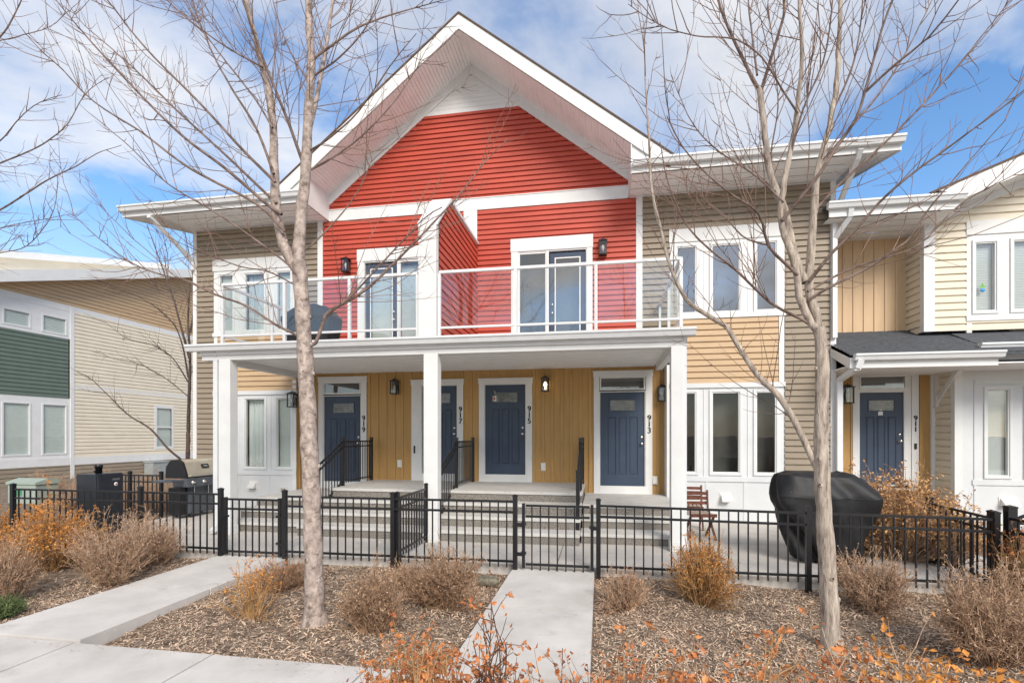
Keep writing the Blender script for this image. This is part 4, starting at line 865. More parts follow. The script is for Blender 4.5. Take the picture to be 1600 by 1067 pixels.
# draped grill covers: lofted sections
def loft(name_m, par, secs, m, seed, amp=.02, n=72):
    """secs: (z, half x, half y, cx, cy, squareness)"""
    r_ = np.random.default_rng(seed); zs = np.array([q[0] for q in secs]); zz = np.concatenate([np.linspace(zs[i], zs[i+1], 7)[:-1] for i in range(len(zs)-1)]+[[zs[-1]]])
    col = [np.interp(zz, zs, [q[j] for q in secs]) for j in range(1, 6)]
    an = np.linspace(0, 2*np.pi, n, endpoint=False); ph = r_.uniform(0, 6.28, 8); fr = r_.integers(3, 13, 8)
    V = []
    for i, z in enumerate(zz):
        a, b, cx0_, cy0_, e = (c_[i] for c_ in col); f = (z-zs[0])/(zs[-1]-zs[0])
        w_ = sum(np.sin(fr[j]*an+ph[j]+z*(2+j)) for j in range(8))/4.5*amp*(1.7-1.45*f)
        ct, st_ = np.cos(an), np.sin(an); rr = (np.abs(ct)**e+np.abs(st_)**e)**(-1/e)
        V.append(np.stack([cx0_+(a+w_)*rr*ct, cy0_+(b+w_)*rr*st_, np.full(n, z)+.012*np.sin(5*an+ph[0])*(f < .1)+.018*np.sin(2*an+ph[1])*f+.010*np.sin(7*an+ph[2])*f], -1))
    V = np.concatenate(V); m_ = len(zz); ii = np.arange(m_*n).reshape(m_, n); jj = np.roll(ii, -1, 1)
    q = np.stack([ii[:-1], jj[:-1], jj[1:], ii[1:]], -1).reshape(-1, 4)
    k = MB(); k.add(V, q, True); k.add(V[-n:], [list(range(n))], True); co = k.build(name_m, m, par)
    W = V.reshape(m_, n, 3); W = np.concatenate([W, W[:, :1]], 1); i_s = int(np.argmin(np.abs(zz-[q for q in secs if q[1] == max(s_[1] for s_ in secs)][0][0])))
    s_ = MB(); s_.tubes(W[i_s], np.full(n+1, .006), 5); s_.build('seam', m, co)
    s_ = MB(); s_.tubes(W[0], np.full(n+1, .009), 5); s_.build('hem', m, co); return co
yc_ = 7.95; xcg = X_(1286, yc_)
G2 = thing('covered_grill', (xcg, yc_, .03), 'barbecue under a black fitted cover standing on the patio behind the fence', 'covered grill', 'barbecues under black covers')
CW = .86
loft('cover', G2, [(z, hx*CW, hy, xcg+dx, yc_, e) for z, hx, hy, dx, e in ((.06, .42, .26, .03, 4), (.30, .52, .29, .02, 4), (.62, .66, .32, .0, 5), (.86, .76, .35, 0, 7), (.965, .765, .355, 0, 8), (1.0, .75, .35, -.01, 7), (1.18, .63, .29, -.09, 5), (1.26, .55, .25, -.13, 5), (1.295, .43, .18, -.14, 3))], COVER, 3, .07)
for dx in (-.22, .22):
    for dy in (-.15, .15): MB().lathe([(.05, -.02), (.05, .02)], (xcg+dx, yc_+dy, .08), 12, 'x').build('wheel', BLACK, G2)
pq = P_(1243, 777, 7.60); k = MB(); k.prism([(-.065, .03), (.055, -.03), (.065, .02), (-.05, .075)], 0, .006, lambda p, q, t: (pq.x+p, 7.625+t, pq.z+q)); ct_ = k.build('maker_tag', PLAST, G2)
k = MB(); k.prism([(-.03, .025), (.035, -.007), (.038, .01), (-.026, .045)], -.004, 0, lambda p, q, t: (pq.x+p, 7.625+t, pq.z+q)); k.build('red_tag_mark', STICKR, ct_)
yb2 = 9.5; xcb = X_(487, yb2)
G3 = thing('covered_grill', (xcb, yb2, 3.45), 'barbecue under a black cover up on the balcony behind glass', 'covered grill', 'barbecues under black covers')
loft('cover', G3, [(3.5, .44, .27, xcb, yb2, 4), (3.9, .52, .29, xcb, yb2, 4), (4.16, .58, .31, xcb, yb2, 6), (4.22, .58, .31, xcb, yb2, 6), (4.38, .40, .26, xcb+.03, yb2, 4), (4.47, .28, .14, xcb+.03, yb2, 3)], COVER, 5, .03)
for dx in (-.22, .22): MB().lathe([(.05, -.02), (.05, .02)], (xcb+dx, yb2, 3.51), 12, 'x').build('wheel', BLACK, G3)
# folding slat chairs
def chair(x, y, rz, label):
    mt = Matrix.Translation((x, y, .03)) @ Matrix.Rotation(rz, 4, 'Z')
    t = thing('folding_chair', (x, y, .03), label, 'chair', 'redwood slatted chairs on the patio')
    bx = lambda nm, *a, m=WOOD, p=t: MB().box(*a, mtx=mt, bev=.004).build(nm, m, p)
    k = MB()
    for i in range(6): k.box(-.21+.075*i-.03, -.21+.075*i+.025, -.21, .20, .43, .45, mtx=mt)
    k.build('seat', mat('weathered_slat', (.42, .34, .28), .7, .2, 9), t)
    k = MB(); k.box(-.23, .23, -.235, -.21, .40, .455, mtx=mt); k.box(-.23, .23, .20, .225, .40, .455, mtx=mt); k.build('seat_frame', WOOD, t)
    k = MB()
    for i in range(3): k.box(-.21, .21, .225, .245, .56+.085*i, .615+.085*i, mtx=mt)
    k.build('backrest', WOOD, t)
    for s in (-1, 1):
        k = MB(); p = [mt @ Vector(q) for q in ((s*.225, .235, .80), (s*.225, -.20, .0))]; k.bar(p[0], p[1], .028, .045, (0, 1, 0)) if False else k.bar(mt @ Vector((s*.225, .24, .82)), mt @ Vector((s*.225, .20, .40)), .03, .045); k.bar(mt @ Vector((s*.225, .20, .42)), mt @ Vector((s*.225, -.20, .0)), .028, .04); k.build('leg', WOOD, t)
        k = MB(); k.bar(mt @ Vector((s*.195, -.20, .43)), mt @ Vector((s*.195, .22, .0)), .028, .04); k.build('leg', WOOD, t)
    return t
chair(X_(1092, 9.3), 9.3, R(8), 'redwood folding chair showing its seat beside the white column')
chair(X_(1078, 10.25), 10.25, R(-6), 'redwood folding chair tight against the wall behind the other one')
# flat stones and stick by the middle walk
def stone(x, y, rx, ry, h, seed, label):
    r_ = random.Random(seed); bm = bmesh.new(); bmesh.ops.create_icosphere(bm, subdivisions=3, radius=1)
    for v in bm.verts:
        k = 1+.14*math.sin(v.co.x*3+seed)+.10*math.sin(v.co.y*5+seed*2)+.05*r_.uniform(-1, 1); v.co = Vector((v.co.x*rx*k, v.co.y*ry*k, max(-.5, min(.62, v.co.z))*h*k))
    me = bpy.data.meshes.new('stone'); bm.to_mesh(me); bm.free(); me.materials.append(STONE); o = link('stone', me, None); o.location = (x, y, -.06); tag(o, label, 'stone')
x, y = G_(762, 912); stone(x, y, .17, .11, .07, 2, 'flat grey brown stone lying beside the middle walk')
x, y = G_(735, 905); k = MB(); p = np.array([[x-.12, y-.10, -.08], [x, y-.02, -.02], [x+.06, y+.05, .05], [x+.16, y+.07, .12]]); k.tubes(p, np.array([.018, .02, .018, .012]), 7); o = k.build('stick', LIMB); tag(o, 'short broken stick leaning on the mulch by the flat stone', 'stick')
# ------------------------------------------------------------------ bare trees
def smooth(pts, step=.09):
    p = np.asarray(pts, float); n = len(p)
    if n < 3: q = np.linspace(0, 1, 12)[:, None]; return p[0]+(p[-1]-p[0])*q
    e = np.concatenate([[2*p[0]-p[1]], p, [2*p[-1]-p[-2]]]); o = []
    for i in range(n-1):
        a, b, c_, d = e[i:i+4]; k = max(2, int(np.linalg.norm(c_-b)/step)); t = np.linspace(0, 1, k, endpoint=False)[:, None]
        o.append(.5*(2*b+(c_-a)*t+(2*a-5*b+4*c_-d)*t*t+(3*b-a-3*c_+d)*t**3))
    return np.concatenate(o+[p[-1:]])
def resample(p, n):
    s = np.concatenate([[0], np.cumsum(np.linalg.norm(np.diff(p, axis=0), axis=1))]); q = np.linspace(0, s[-1], n)
    return np.stack([np.interp(q, s, p[:, i]) for i in range(3)], 1), s[-1]
def unit(v): return v/(np.linalg.norm(v, axis=-1, keepdims=True)+1e-9)
def shoots(rng, path, dens, Lr, ang, upb, k=7, t0=.12, wob=.10, t1=1.0, curl=0.0):
    """side shoots along one path -> (n, k, 3)"""
    L_ = np.linalg.norm(np.diff(path, axis=0), axis=1).sum(); n = rng.poisson(dens*L_*(1-t0))
    if n == 0: return np.zeros((0, k, 3))
    t = rng.uniform(t0, t1, n); idx = t*(len(path)-1); i0 = np.minimum(idx.astype(int), len(path)-2); f = (idx-i0)[:, None]
    base = path[i0]*(1-f)+path[i0+1]*f; tan = unit(path[i0+1]-path[i0])
    side = rng.normal(size=(n, 3)); side -= (side*tan).sum(1, keepdims=True)*tan; side = unit(side)
    a = np.radians(rng.uniform(ang[0], ang[1], n))[:, None]; d = unit(tan*np.cos(a)+side*np.sin(a))
    L = rng.uniform(Lr[0], Lr[1], n)*(1.05-.45*t); st = (L/(k-1))[:, None]; out_ = [base]; p = base
    cz = rng.normal(curl, .5*abs(curl)+.001, n)[:, None]
    for j in range(k-1):
        d = unit(d+np.array([0, 0, 1.])*(upb+cz*(j/k))+rng.normal(0, wob, (n, 3))); p = p+d*st; out_.append(p)
    return np.stack(out_, 1)
def taper(n, k, r0, r1): return np.broadcast_to(np.linspace(1, 0, k)[None, :]*(r0-r1)+r1, (n, k)).copy()
def tree(label, trunks, limbs, Yt, seed, barkm, twm, group=None, cat='tree', dens=(3.4, 3.2), L1=(.35, 1.5), L2=(.12, .45), r1=.0046, up=.06, name='bare_tree', sides=12, tw_scale=1.0, Ymin=None, lscale=.80):
    """trunks / limbs: (pixel polyline, Y at start, Y at end, radius at start, radius at end)"""
    rng = np.random.default_rng(seed)
    def world(l):
        pts, ya, yb, ra, rb = l; n = len(pts); s = np.concatenate([[0], np.cumsum([math.dist(a, b) for a, b in zip(pts, pts[1:])])]); s /= s[-1]
        return smooth([P_(u, v, ya+(yb-ya)*q) for (u, v), q in zip(pts, s)])
    b = world(trunks[0])[0]; t = thing(name, (b[0], b[1], b[2]), label, cat, group)
    tm = MB(); paths = []
    for l in trunks:
        p = world(l); r = np.linspace(1, 0, len(p))*(l[3]-l[4])+l[4]; r = r*(1+.05*np.sin(np.arange(len(p))*1.3+l[3]*90)+rng.normal(0, .018, len(p)))
        if l is trunks[0]: r[:5] *= np.array([1.5, 1.22, 1.10, 1.05, 1.02])[:len(r[:5])]
        p = p+rng.normal(0, .003, p.shape); tm.tubes(p, r, sides); paths.append((p, l))
        if l[3] > .05:                                  # knots and pruning scars
            for q in np.arange(.10, .9, .085):
                i = int(q*(len(p)-1)); a = rng.uniform(0, 6.28); dv_ = np.array([math.cos(a), math.sin(a), .35]); rr = r[i]
                tm.tubes(np.array([p[i]+dv_*rr*.75, p[i]+dv_*rr*1.02, p[i]+dv_*rr*1.16]), np.array([.50, .40, .20])*rr*.75, 7)
    tm.build('trunk', barkm, t)
    lm = MB()
    for l in limbs:
        p = world(l); p = p+np.cumsum(rng.normal(0, .0025, p.shape), 0)*np.linspace(0, 1, len(p))[:, None]; r = (np.linspace(1, 0, len(p))*(l[3]-l[4])+l[4])*lscale
        k = MB(); k.tubes(p, r, 7); k.build('limb', barkm if l[3] >= .03 else LIMB, t); paths.append((p, l))
    tw = MB(); n1 = 0
    for p, l in paths:
        t0 = .10 if l in limbs else .42
        if l is trunks[0] and len(trunks) > 1: continue
        ps, Ls = resample(p, 24)
        a = shoots(rng, ps, dens[0], (L1[0], L1[1]), (22, 52), up, 8, t0, .075)
        if len(a):
            a = a[a[:, :, 1].min(1) > (Ymin or 0)]
            tw.tubes(a, taper(len(a), 8, r1*tw_scale, .0016), 4)
            for s1 in a:
                b_ = shoots(rng, s1, dens[1], L2, (25, 60), .10, 5, .15, .12)
                if len(b_): tw.tubes(b_, taper(len(b_), 5, .0032*tw_scale, .0012), 3)
        c_ = shoots(rng, ps, dens[1]*1.3, (L2[0], L2[1]*1.1), (30, 75), .14, 6, t0, .14)
        if len(c_): tw.tubes(c_, taper(len(c_), 6, .0038*tw_scale, .0014), 3)
    tw.build('crown', twm, t)
    return t
# the ash in the middle bed
y = 4.75
A_tr = [([(492, 975), (491, 900), (486, 760), (480, 620), (474, 500), (467, 410)], y, y, .094, .072),
        ([(467, 415), (470, 346), (478, 268), (482, 177), (486, 98), (482, 0), (480, -90)], y, y+.15, .062, .026),
        ([(466, 425), (447, 393), (432, 334), (429, 275), (425, 177), (409, 98), (394, 39), (370, -60)], y, y-.25, .055, .018)]
A_li = [([(479, 215), (490, 175), (508, 79), (519, 0), (530, -80)], y+.05, y+.5, .032, .015),
        ([(478, 268), (450, 190), (413, 98), (382, 12), (365, -60)], y+.05, y-.5, .022, .008),
        ([(445, 362), (400, 318), (295, 262), (220, 205), (146, 157), (95, 105), (60, 75)], y-.1, y-1.0, .021, .005),
        ([(440, 335), (417, 319), (350, 262), (275, 205), (157, 87), (90, 12), (60, -30)], y-.1, y-.2, .022, .006),
        ([(432, 318), (350, 240), (272, 169), (200, 100), (130, 39), (100, 0)], y-.1, y+.7, .019, .005),
        ([(430, 285), (380, 235), (323, 173), (232, 79), (169, 0), (140, -40)], y-.15, y-.9, .020, .006),
        ([(428, 272), (400, 200), (362, 138), (331, 79), (299, 0), (280, -50)], y-.15, y+.4, .018, .006),
        ([(411, 106), (355, 75), (299, 35), (252, -8)], y-.2, y-.6, .012, .005),
        ([(426, 200), (395, 150), (340, 80), (300, 20), (270, -30)], y-.2, y+.9, .013, .005),
        ([(480, 268), (520, 246), (570, 208), (622, 150), (660, 92)], y+.05, y+.7, .015, .004),
        ([(480, 238), (516, 215), (560, 173), (610, 100), (650, 50)], y+.05, y-.4, .013, .004),
        ([(490, 92), (520, 70), (560, 43), (620, 20), (694, 0)], y+.1, y+.6, .017, .005),
        ([(489, 120), (530, 90), (570, 45), (600, -20)], y+.1, y-.2, .013, .005),
        ([(478, 540), (493, 536), (506, 500), (516, 485), (574, 450), (653, 372), (716, 303), (752, 255), (790, 215)], y, y+.6, .025, .0045),
        ([(508, 493), (545, 466), (600, 408), (660, 345), (690, 325)], y+.1, y-.1, .015, .006),
        ([(478, 532), (455, 519), (432, 508), (385, 478), (337, 461), (290, 438), (251, 430), (205, 412), (150, 372), (105, 330)], y, y-.3, .018, .004),
        ([(468, 440), (453, 416), (395, 372), (332, 330), (261, 288), (205, 235), (140, 182)], y-.05, y-.7, .014, .004),
        ([(466, 448), (420, 425), (370, 415), (300, 384), (235, 330)], y-.05, y+.6, .010, .004),
        ([(470, 395), (490, 380), (525, 345), (560, 300), (582, 250)], y, y+.2, .012, .004),
        ([(484, 130), (455, 85), (430, 20), (420, -40)], y+.1, y+.8, .012, .005)]
tree('tall bare ash with a thick grey trunk before door 919 and fanning limbs', A_tr, A_li, y, 21, BARK, TWIG, 'bare street trees in the front beds', dens=(6.0, 4.2), up=.05, Ymin=2.2)
# the maple in front of the cream townhouse
y = 4.95
B_tr = [([(1302, 1025), (1296, 940), (1290, 850), (1285, 760), (1283, 700), (1284, 620), (1285, 560), (1279, 512)], y, y, .078, .050),
        ([(1279, 518), (1268, 505), (1249, 464), (1245, 422), (1222, 355), (1220, 317), (1233, 244), (1245, 180), (1253, 82), (1250, 0), (1248, -60)], y, y-.2, .034, .011),
        ([(1280, 518), (1274, 490), (1264, 451), (1267, 400), (1271, 339), (1277, 276), (1300, 180), (1311, 82), (1313, 0), (1314, -70)], y, y+.35, .040, .014),
        ([(1258, 442), (1236, 380), (1226, 330), (1204, 275), (1196, 215), (1190, 165), (1187, 140)], y+.05, y+.3, .036, .026)]
B_li = [([(1187, 144), (1165, 100), (1138, 41), (1123, 0), (1110, -50)], y+.3, y+.5, .022, .012),
        ([(1188, 146), (1205, 90), (1225, 25), (1225, 0), (1232, -60)], y+.3, y+.2, .020, .012),
        ([(1183, 118), (1176, 60), (1170, 0), (1168, -50)], y+.3, y+.8, .013, .008),
        ([(1281, 742), (1275, 728), (1240, 655), (1212, 614), (1184, 587), (1150, 535), (1137, 513), (1125, 505), (1100, 490), (1073, 470), (1048, 419), (1035, 371), (1019, 307), (1013, 228), (1008, 140), (1004, 40)], y, y+.55, .040, .006),
        ([(1262, 470), (1290, 452), (1360, 416), (1405, 385), (1421, 372), (1446, 332), (1477, 295), (1526, 239), (1570, 190)], y, y-.4, .018, .004),
        ([(1264, 440), (1300, 395), (1331, 365), (1373, 317), (1420, 275), (1490, 222), (1560, 170), (1610, 130)], y, y-.7, .020, .005),
        ([(1222, 345), (1277, 276), (1303, 237), (1338, 186), (1352, 144), (1377, 50), (1395, 0), (1405, -40)], y-.1, y-.5, .021, .008),
        ([(1350, 146), (1400, 100), (1450, 60), (1500, 0)], y-.3, y-.8, .015, .006),
        ([(1268, 510), (1255, 500), (1204, 473), (1150, 422), (1108, 390), (1076, 358), (1057, 323), (1040, 276), (1030, 220)], y, y-.4, .018, .005),
        ([(1246, 430), (1236, 420), (1201, 384), (1185, 333), (1143, 304), (1105, 272), (1064, 228), (1040, 180)], y-.05, y-.7, .020, .005),
        ([(1200, 383), (1180, 378), (1159, 368), (1127, 333), (1105, 318), (1085, 300)], y-.1, y+.2, .011, .004),
        ([(1272, 330), (1310, 290), (1370, 235), (1440, 165), (1520, 75), (1580, 0)], y+.1, y+.5, .016, .005),
        ([(1279, 260), (1330, 200), (1380, 140), (1430, 60), (1470, -20)], y+.15, y+.9, .014, .005),
        ([(1247, 178), (1222, 140), (1190, 90), (1150, 62), (1085, 56), (1030, 40), (980, 5)], y-.15, y-.6, .011, .0035),
        ([(1262, 455), (1330, 420), (1400, 398), (1440, 380), (1500, 320), (1580, 275), (1640, 240)], y, y+.5, .013, .004),
        ([(1224, 316), (1180, 275), (1120, 235), (1080, 190), (1050, 120)], y-.1, y+.4, .011, .004),
        ([(1303, 170), (1330, 110), (1345, 40), (1350, -30)], y+.3, y+.1, .012, .006),
        ([(1236, 240), (1255, 170), (1285, 100), (1300, 20), (1305, -40)], y-.1, y-.6, .012, .006),
        ([(1212, 300), (1205, 240), (1215, 170), (1210, 100), (1200, 10)], y+.15, y+.7, .010, .005)]
tree('bare maple with rough pale trunk rising past the covered grill', B_tr, B_li, y, 34, BARKR, TWIG, 'bare street trees in the front beds', dens=(6.0, 4.2), up=.07, Ymin=2.2)
# a tree whose trunk stands outside the frame; amber twigs reach in
y = 5.6
E_tr = [([(-150, 960), (-148, 760), (-140, 560), (-130, 430), (-122, 300), (-110, 120), (-100, -40)], y, y, .10, .03)]
E_li = [([(-130, 400), (-60, 355), (0, 327), (39, 303), (75, 279), (118, 256), (150, 236), (188, 222)], y, y-.3, .024, .004),
        ([(-124, 320), (-60, 285), (0, 256), (40, 240), (75, 220), (106, 193), (134, 146), (170, 120)], y, y+.3, .020, .004),
        ([(-120, 290), (-50, 250), (0, 220), (29, 185), (60, 160), (95, 148)], y, y-.6, .016, .004),
        ([(-112, 160), (-50, 100), (0, 59), (28, 16), (45, -30)], y, y+.2, .020, .008),
        ([(-135, 470), (-60, 408), (0, 393), (39, 382), (75, 338), (84, 300), (85, 270)], y, y-.2, .015, .004),
        ([(-130, 420), (-50, 375), (0, 357), (60, 345), (114, 336)], y, y+.4, .012, .004),
        ([(-110, 130), (-30, 75), (25, 60), (80, 45), (110, 20)], y, y-.4, .012, .004)]
tree('bare tree beyond the frame edge whose amber twigs reach over the white roof', E_tr, E_li, y, 55, BARK, TWIGO, dens=(3.6, 3.4), up=.03, L1=(.25, .8), Ymin=3)
# dark tree in the side yard
y = 14.5
D_tr = [([(293, 735), (295, 640), (297, 560), (294, 500), (297, 440)], y, y, .07, .018)]
D_li = [([(296, 560), (280, 500), (272, 470), (258, 430), (240, 380), (228, 350)], y, y+.6, .05, .012), ([(297, 520), (305, 470), (300, 420), (290, 370), (285, 330)], y, y+.3, .045, .010),
        ([(294, 590), (285, 540), (270, 505), (235, 475), (195, 455), (150, 440)], y, y-.6, .035, .008), ([(282, 717), (262, 700), (235, 670), (200, 648), (170, 619), (140, 590), (120, 580)], y-.4, y-1.2, .045, .008),
        ([(296, 600), (270, 560), (240, 540), (200, 530), (165, 505)], y, y+.8, .030, .007), ([(295, 620), (260, 592), (220, 570), (180, 562), (150, 548)], y, y-.3, .026, .007),
        ([(274, 470), (250, 455), (215, 420), (185, 400)], y+.3, y, .022, .007), ([(262, 440), (262, 400), (255, 360), (262, 330)], y+.4, y+.9, .02, .007)]
tree('small dark bare tree between the cream house flank and taupe corner', D_tr, D_li, y, 77, DTWIG, DTWIG, dens=(2.6, 1.5), L1=(.5, 1.5), L2=(.2, .6), r1=.007, up=.07, tw_scale=1.3, Ymin=11.5)

# ------------------------------------------------------------------ shrubs
def shrub(label, x, y, w, h, n, stm, leaf=None, nl=0, ls=.02, seed=1, group='dormant shrubs in the mulch beds', tw=3, zb=None, r=.0055, spread=.25, flat=.75, k2=4, lspan=(.55, 1.0), cat='shrub', name='shrub', up=.35, dense_top=False):
    h *= .90; rng = np.random.default_rng(seed); z0 = float(gh(x, y))-.02 if zb is None else zb
    t = thing(name, (x, y, z0), label, cat, group)
    th = rng.uniform(0, 2*np.pi, n); rho = w/2*np.sqrt(rng.uniform(0, 1, n)); lump = 1+.24*np.sin(th*2+seed)+.15*np.sin(th*3+seed*1.3)+.10*np.sin(th*5+2*seed); rho *= lump
    ez = h*np.sqrt(np.clip(1-flat*(rho/(w/2*1.2))**2, .05, 1))*rng.uniform(.38, 1.06, n)**.8
    ez *= 1+.15*np.sin(th*2+seed*1.7)+.10*np.sin(th*3+seed*.7); st_ = rng.uniform(size=n) < (.06 if flat > .5 else 0); ez[st_] *= 1.22; rho[st_] *= 1.12
    e = np.stack([rho*np.cos(th), rho*np.sin(th), ez], 1); b = np.stack([rho*spread*np.cos(th), rho*spread*np.sin(th), np.zeros(n)], 1)+rng.normal(0, .015, (n, 3))*[1, 1, 0]
    c_ = b*.4+e*.6; c_[:, 2] = e[:, 2]*rng.uniform(.42, .68, n); c_[:, :2] *= rng.uniform(.6, 1.05, (n, 1))
    tt = np.linspace(0, 1, 7)[None, :, None]; p = (1-tt)**2*b[:, None]+2*tt*(1-tt)*c_[:, None]+tt*tt*e[:, None]
    nz = rng.normal(0, .026, p.shape)*np.linspace(0, 1.2, 7)[None, :, None]; p = p+np.cumsum(nz, 1)*.7+np.array([x, y, z0])
    m = MB(); m.tubes(p, taper(n, 7, r, r*.38), 4)
    q = rng.integers(2, 6, (n, tw)); pi = np.repeat(np.arange(n), tw); qi = q.ravel(); f = rng.uniform(0, 1, len(qi))[:, None]
    bs = p[pi, qi]*(1-f)+p[pi, qi+1]*f; tan = unit(p[pi, qi+1]-p[pi, qi]); d = unit(tan*.6+rng.normal(0, .7, tan.shape)+[0, 0, up]); L = rng.uniform(.05, .19, len(qi))[:, None]*(h/.7)**.5
    seg = [bs]
    for j in range(k2-1): d = unit(d+rng.normal(0, .16, d.shape)); seg.append(seg[-1]+d*L/(k2-1))
    tp = np.stack(seg, 1); m.tubes(tp, taper(len(tp), k2, r*.55, r*.22), 3)
    m.build('stems', stm, t)
    if leaf is not None and nl:
        allp = np.concatenate([p[:, 4:].reshape(-1, 3), tp[:, 1:].reshape(-1, 3), tp[:, -1]]); zc = (allp[:, 2]-z0)/h; pr = np.clip((zc-lspan[0])/(lspan[1]-lspan[0]), .02, 1); pr /= pr.sum()
        c0 = allp[rng.choice(len(allp), nl, p=pr)]+rng.normal(0, .006, (nl, 3)); a = unit(rng.normal(size=(nl, 3))); bb = unit(np.cross(a, rng.normal(size=(nl, 3)))); nn = np.cross(a, bb)
        s = (ls*rng.uniform(.55, 1.25, nl))[:, None]; V = np.stack([c0, c0+a*s*.5+bb*s*.30+nn*s*.12, c0+a*s*1.05, c0+a*s*.5-bb*s*.30+nn*s*.12], 1)
        k = MB(); k.add(V.reshape(-1, 3), np.arange(4*nl).reshape(nl, 4)); k.build('leaves', leaf, t)
    return t
def by(u, vb, vt, hwpx):                               # base point, width, height read from the photograph
    x, y = G_(u, vb); d = -x*ST+y*CT; return x, y, 2*hwpx*d/F/1.0, (vb-vt)*d/F
def sh(label, u, vb, vt, hw, n, stm, leaf=None, nl=0, **k):
    x, y, w_, h_ = by(u, vb, vt, hw)
    if leaf is LEAFS: nl *= 3; k.setdefault('lspan', (.15, 1.0)); k['tw'] = k.get('tw', 3)+4; n = int(n*.8)
    return shrub(label, x, y, w_, h_, n, stm, leaf, nl, seed=int(u*7+vb), **k)
sh('broad shrub with orange leafy top before the long fence and green box', 82, 888, 786, 74, 420, OST, LEAFO, 7000, ls=.029, lspan=(.25, 1))
sh('orange leafed shrub half out of frame below the green box', 2, 850, 788, 32, 150, OST, LEAFO, 2600, ls=.028, lspan=(.2, 1))
sh('full straw coloured twiggy shrub beside the walk to door 919', 172, 910, 806, 64, 420, STRAW, LEAFS, 900, ls=.018)
sh('straw shrub touching the fence next to the gas grill', 238, 882, 800, 50, 330, STRAW, LEAFS, 700, ls=.018)
sh('tall straw shrub cut by the frame edge above the green juniper', 2, 940, 832, 46, 300, STRAW, LEAFS, 700, ls=.018)
sh('low green juniper tuft at the very edge of the bed', 2, 962, 932, 26, 260, NEEDLE, NEEDLE, 3000, ls=.018, tw=6, lspan=(0, .6), cat='juniper')
sh('small sparse orange shrub beside the walk near the ash trunk', 396, 962, 872, 45, 60, OST, LEAFO, 420, ls=.028, tw=4, r=.006, lspan=(.35, 1))
sh('low brown shrub between the sparse orange one and the trunk', 446, 918, 868, 48, 260, STRAWD, LEAFR, 500, ls=.018)
sh('brown twiggy shrub standing forward of the fence, right next to the ash', 582, 985, 880, 48, 330, STRAWD, LEAFS, 600, ls=.018)
sh('tall straw shrub in front of the middle white column', 694, 950, 852, 60, 420, STRAWD, LEAFS, 900, ls=.018)
sh('small brown shrub half hidden behind two taller straw ones', 636, 920, 878, 36, 160, STRAWD, LEAFS, 300, ls=.018)
sh('low reddish straw shrub by the post of the middle gate', 976, 946, 884, 44, 230, STRAW, LEAFR, 350, ls=.016)
sh('dense golden orange shrub before the column and redwood chairs', 1098, 944, 838, 52, 360, OST, LEAFO, 4200, ls=.022, lspan=(.1, .9))
sh('straw shrub behind the maple trunk below the covered grill', 1358, 948, 860, 64, 430, STRAW, LEAFS, 800, ls=.018)
sh('large tangled straw shrub by the paired fence posts', 1545, 1035, 880, 78, 620, STRAW, LEAFS, 1200, ls=.018, tw=4)
sh('rust leafed shrub reaching out of frame in front of the arched gate', 1600, 945, 815, 44, 200, OST, LEAFR, 700, ls=.03, tw=4)
shrub('tall loose copper leafed shrub between the cover and the cream bay', X_(1400, 8.3), 8.3, 1.7, 1.36, 420, STRAW, LEAFA, 6500, ls=.045, seed=91, tw=5, r=.006, lspan=(.0, .8), zb=0)
shrub('copper leafed shrub beside the white bay behind the dividing fence', X_(1470, 8.1), 8.1, 1.2, 1.0, 220, STRAW, LEAFA, 2600, ls=.042, seed=92, tw=4, r=.006, lspan=(.0, .9), zb=0)
for i, (u, yy, h_, lab) in enumerate(((115, 11.2, .85, 'thin pale bush growing between the green box and smoker'), (215, 11.0, .95, 'thin pale bush growing behind the smoker chimney'), (262, 11.4, 1.1, 'thin pale bush growing behind the gas grill lid'), (70, 13.6, .8, 'thin pale bush against the house base behind the green box'), (170, 13.5, .85, 'thin pale bush against the brown house base'))):
    shrub(lab, X_(u, yy), yy, 1.5, h_, 230, STRAW, LEAFS, 500, ls=.02, seed=120+i, group='thin bushes in the side yard', r=.006)
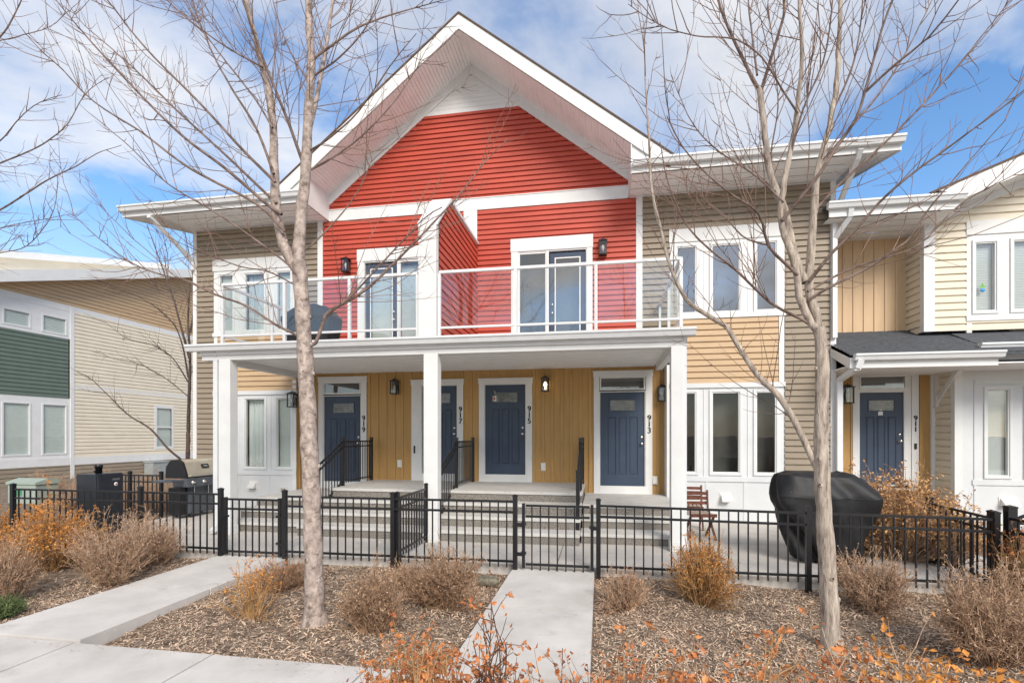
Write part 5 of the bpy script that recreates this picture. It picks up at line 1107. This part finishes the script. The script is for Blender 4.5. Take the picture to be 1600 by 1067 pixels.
# the hedge plants on the near side of the pavement, only their tops in view
def hedge(label, u, vt, hwpx, Y, n, stm, leaf, nl, ls, seed, tw=4, r=.0045, **k):
    n = int(n*1.8); nl = int(nl*3.2); tw += 2; ls *= 1.15
    x = X_(u, Y); t_ = (u-CX)/F; d = Y/(t_*ST+CT); h_ = (CAMH-(vt-YH)*d/F+.1)*.93
    return shrub(label, x, Y, 2*hwpx*d/F, h_, n, stm, leaf, nl, ls, seed, 'hedge plants along the near edge of the pavement', tw, None, r, lspan=(.62, 1.0), flat=.35, **k)
hedge('hedge plant with bright orange leaves ending the row near the pavement joint', 610, 1010, 80, 2.15, 170, OST, LEAFR, 420, .026, 201)
hedge('hedge plant with dark forked stems and few rust leaves over the walk', 772, 966, 72, 2.05, 60, DSTEM, LEAFR, 230, .026, 202, tw=5, r=.0055)
hedge('slim dark stemmed hedge plant on the walk edge with scattered leaves', 893, 978, 48, 2.1, 40, DSTEM, LEAFR, 110, .024, 203, tw=5, r=.0045)
hedge('thin orange hedge plant just behind the first in the row', 690, 1000, 60, 2.2, 90, OST, LEAFR, 300, .026, 204)
hedge('straw and brown stemmed hedge plant past the walk with sparse leaves', 1000, 994, 70, 2.1, 110, STRAWD, LEAFR, 200, .024, 205, tw=5)
hedge('hedge plant with straw stems and orange tips below the golden shrub', 1110, 1012, 70, 2.05, 150, STRAW, LEAFR, 330, .026, 206)
hedge('hedge plant of pale stems before the foot of the maple', 1250, 1010, 80, 2.05, 170, STRAW, LEAFR, 300, .024, 207)
hedge('hedge plant of tangled straw with amber leaves beneath the big straw shrub', 1390, 1022, 80, 2.0, 190, STRAW, LEAFO, 420, .026, 208)
hedge('amber leafed hedge plant ending the row in the frame corner', 1540, 1030, 85, 1.95, 190, OST, LEAFO, 700, .030, 209)
hedge('low hedge plant of orange leaves filling in before the thin one', 655, 1022, 60, 1.9, 150, OST, LEAFR, 420, .026, 210)
hedge('low straw hedge plant between the forked dark one and the slim one', 830, 1030, 50, 1.85, 90, STRAWD, LEAFR, 200, .024, 211)
hedge('low straw hedge plant with rust tips right beside the walk edge', 950, 1012, 60, 1.9, 150, STRAW, LEAFR, 300, .024, 212)
hedge('low hedge plant of orange leaves and brown canes before the mulch', 1060, 1020, 60, 1.85, 170, STRAWD, LEAFR, 420, .026, 213)
hedge('low rust leafed hedge plant just before the maple foot', 1180, 1018, 70, 1.85, 170, OST, LEAFR, 420, .026, 214)
hedge('low pale stemmed hedge plant with orange tips past the maple foot', 1320, 1022, 70, 1.8, 180, STRAW, LEAFR, 420, .026, 215)
hedge('low amber hedge plant before the tangled straw one', 1465, 1028, 75, 1.75, 200, OST, LEAFO, 520, .028, 216)
shrub('lower copper leafed shrub right behind the black cover', X_(1350, 8.6), 8.6, 1.0, 1.15, 220, STRAW, LEAFA, 2800, ls=.042, seed=93, tw=5, r=.006, lspan=(.0, .8), zb=0)
